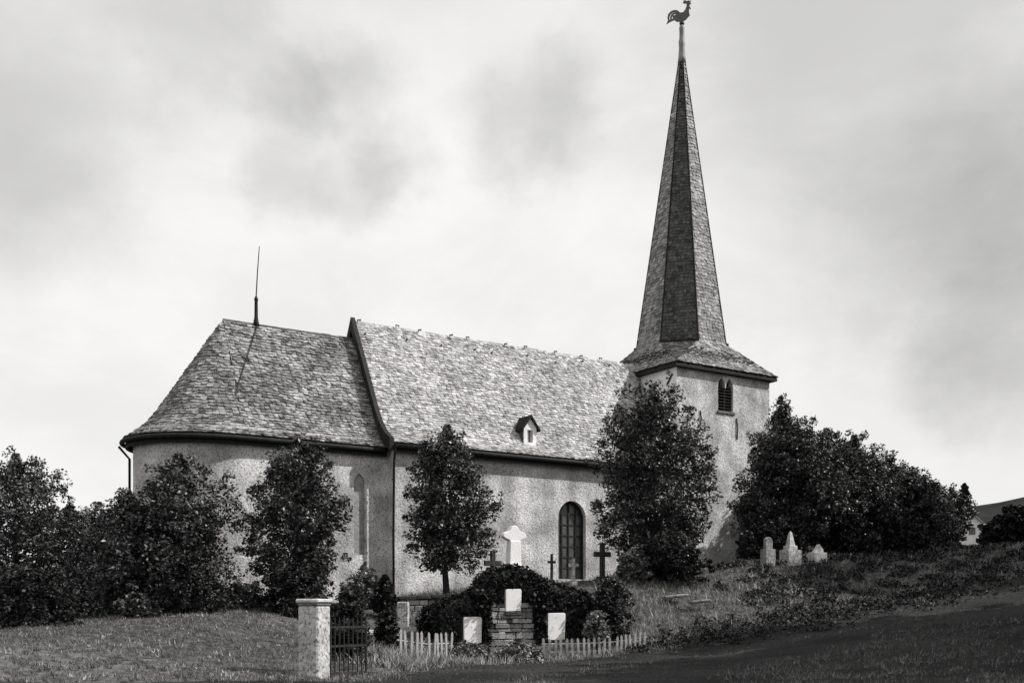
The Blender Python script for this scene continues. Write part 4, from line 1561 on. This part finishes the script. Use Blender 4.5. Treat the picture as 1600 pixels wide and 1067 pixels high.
# ------------------------------------------------------------------ grass
def grass(name, n, xr, yr, hmin, hmax, m, seed, blades=4, mask=None, wide=0.012, lean=0.5, clump=None, road=False):
    rg = np.random.default_rng(seed)
    X = rg.uniform(*xr, n)
    Y = rg.uniform(*yr, n)
    k = np.abs(X) < Y * 0.52 + 2
    X, Y = X[k], Y[k]
    cxl = (X - P0.x) * UX + (Y - P0.y) * UY
    cyl = -(X - P0.x) * UY + (Y - P0.y) * UX
    k = ~((cxl > -10) & (cxl < 24) & (cyl > 0.1) & (cyl < 8)) & (on_road(X, Y) if road else ~on_road(X, Y))
    X, Y = X[k], Y[k]
    if mask is not None:
        px = CX + F * X / Y
        k = mask(px, X, Y, rg)
        X, Y = X[k], Y[k]
    if clump:
        nn = np.sin(X * clump + 3 * np.sin(Y * clump * 0.7)) * np.sin(Y * clump * 1.3 + 2 * np.sin(X * clump * 0.6 + 1))
        k = rg.uniform(0, 1, len(X)) < 0.35 + 0.65 * np.clip(nn + 0.4, 0, 1)
        X, Y = X[k], Y[k]
    Z = np.concatenate([height(X[i:i + 4000], Y[i:i + 4000]) for i in range(0, len(X), 4000)]) + lumps(X, Y) - 0.02
    N = len(X) * blades
    B = np.repeat(np.c_[X, Y, Z], blades, 0)
    B[:, :2] += rg.normal(0, 0.05, (N, 2))
    hgt = rg.uniform(hmin, hmax, N) * np.repeat(rg.uniform(0.6, 1.3, len(X)), blades)
    an = rg.uniform(0, 2 * math.pi, N)
    w = wide * rg.uniform(0.7, 1.5, N)
    side = np.c_[np.cos(an), np.sin(an), np.zeros(N)] * w[:, None]
    ln = rg.normal(0, lean, (N, 2)) * hgt[:, None]
    tip = B + np.c_[ln, hgt]
    V = np.stack([B - side, B + side, tip], 1).reshape(-1, 3)
    me = bpy.data.meshes.new(name)
    me.vertices.add(N * 3)
    me.vertices.foreach_set('co', V.astype(np.float32).ravel())
    me.loops.add(N * 3)
    me.loops.foreach_set('vertex_index', np.arange(N * 3, dtype=np.int32))
    me.polygons.add(N)
    me.polygons.foreach_set('loop_start', np.arange(0, N * 3, 3, dtype=np.int32))
    me.update(calc_edges=True)
    a_ = me.attributes.new('tone', 'FLOAT', 'FACE')
    a_.data.foreach_set('value', np.clip(np.repeat(rg.normal(0.5, 0.2, len(X)), blades) + rg.normal(0, 0.15, N), 0, 1).astype(np.float32))
    me.materials.append(m)
    o2 = link(bpy.data.objects.new(name, me))
    return tag(o2, kind='stuff')


g = grass('grass', 150000, (-24, 26), (14, 60), 0.05, 0.13, M['grass'], 5, clump=1.4, wide=0.011)
g['label'] = 'rough meadow grass on the banks round the churchyard'
g = grass('tall_weeds', 26000, (-24, 26), (16, 56), 0.04, 0.12, M['pale_grass'], 6, wide=0.02, clump=0.9)
g['label'] = 'taller weeds scattered over the banks'
g = grass('pale_weeds', 5200, (-8, 6), (27, 38), 0.15, 0.42, M['pale_grass'], 8, wide=0.02, mask=lambda px, X, Y, rg: (px > 500) & (px < 930) & (Y > 26) & (Y < 36.3))
g['label'] = 'pale tall weeds along the foot of the fence'
g = grass('pale_slope_grass', 9000, (3, 12), (36, 48), 0.1, 0.34, M['pale_grass'], 9, wide=0.016, clump=1.6, mask=lambda px, X, Y, rg: (px > 930) & (px < 1180) & (rg.uniform(0, 1, len(px)) < np.clip((1190 - px) / 160, 0, 1)))
g['label'] = 'pale dry grass on the slope right of the memorial'
g = grass('churchyard_grass', 5000, (-6, 2), (39, 52), 0.12, 0.4, M['pale_grass'], 12, wide=0.02, mask=lambda px, X, Y, rg: (px > 625) & (px < 860))
g['label'] = 'pale uncut grass between retaining wall and nave'

# loose gravel and ruts of the road
rg = np.random.default_rng(77)
N = 16000
X = rg.uniform(-8, 24, N); Y = rg.uniform(20, 48, N)
k = on_road(X, Y) & (np.abs(X) < Y * 0.5 + 1)
X, Y = X[k], Y[k]
Z = np.concatenate([height(X[i:i + 4000], Y[i:i + 4000]) for i in range(0, len(X), 4000)]) + 0.13
N = len(X)
tet = np.array([(1, 0, -.3), (-.5, .87, -.3), (-.5, -.87, -.3), (0, 0, .8)])
sz = rg.uniform(0.012, 0.04, N)[:, None, None]
an = rg.uniform(0, 6.28, N)
ca, sa = np.cos(an), np.sin(an)
T = np.repeat(tet[None], N, 0) * rg.uniform(0.6, 1.4, (N, 4, 1))
V = np.stack([T[..., 0] * ca[:, None] - T[..., 1] * sa[:, None], T[..., 0] * sa[:, None] + T[..., 1] * ca[:, None], T[..., 2]], -1) * sz + np.stack([X, Y, Z], -1)[:, None]
Fc = (np.arange(N)[:, None, None] * 4 + np.array([(0, 1, 3), (1, 2, 3), (2, 0, 3)])[None]).reshape(-1, 3)
gr = mesh_obj('gravel', V.reshape(-1, 3).tolist(), Fc.tolist(), M['gravel'], tones=np.repeat(rg.uniform(0, 1, N), 3))
tag(gr, 'loose gravel scattered over the dark road', kind='stuff')

# dark weeds added along the road edge, painting in a band of shade
rg = np.random.default_rng(78)
ctr = []
E_ = ROAD_PTS
for k in range(len(E_)):
    x, y = E_[k]
    px = CX + F * x / y
    if px < 985 or px > 1560:
        continue
    clump = 0.5 + 0.5 * math.sin(k * 1.13) * math.sin(k * 0.47 + 1)
    for q in range(int(14 + 34 * clump)):
        a, b = x + rg.normal(0, 0.4), y + rg.normal(-0.25, 0.75 + 0.5 * clump) * min(1.0, (px - 900) / 200)
        ctr.append((a, b, hz(a, b) + rg.uniform(0.0, 0.06 + 0.14 * clump)))
# the same added weeds in patches, darkening the bank like shade
for q in range(6500):
    a, b = rg.uniform(8, 28), rg.uniform(38, 60)
    px = CX + F * a / b
    pat = math.sin(a * 1.3 + 2 * math.sin(b * 0.8)) * math.sin(b * 1.7 + a * 0.4) + 0.5 * math.sin(a * 3.1 - b * 2.2)
    if px > 1120 and px < 1640 and pat > (0.15 if px < 1180 else -0.35) and not on_road(np.array([a]), np.array([b]))[0]:
        ctr.append((a, b, hz(a, b) + rg.uniform(0.0, 0.1)))
w_ = leaf_mesh('rank_weeds', ctr, 0.2, 0.05, M['leaf_dark'], None, seed=79, per=18, flat=0.1)
tag(w_, 'dark rank weeds in the ditch and over the banks', kind='stuff')


def edge_dist(X, Y):
    return np.sqrt(((X[:, None] - ROAD_PTS[None, :, 0]) ** 2 + (Y[:, None] - ROAD_PTS[None, :, 1]) ** 2).min(1))


def road_mask(px, X, Y, rg):
    d = edge_dist(X, Y) + 0.25 * np.sin(X * 2.3 + Y) + 0.2 * np.sin(Y * 3.7)
    near = d > 7.6 + 0.5 * np.sin(X * 0.9)
    return (d < 0.75) | ((np.abs(d - 3.9) < 0.42) & (rg.uniform(0, 1, len(X)) < 0.5)) | (near & (rg.uniform(0, 1, len(X)) < 0.8))


g = grass('verge_grass', 42000, (-9, 24), (20, 48), 0.05, 0.14, M['grass'], 15, wide=0.012, road=True, mask=road_mask, clump=1.2)
g.location.z = 0.13
g['label'] = 'short grass on the verges and crown of the road'
g = grass('pale_bank_flecks', 3000, (9, 28), (40, 60), 0.12, 0.3, M['pale_grass'], 16, wide=0.03, clump=1.3, mask=lambda px, X, Y, rg: (px > 1150) & (px < 1640))
g['label'] = 'scattered pale tufts over the dark bank at right'
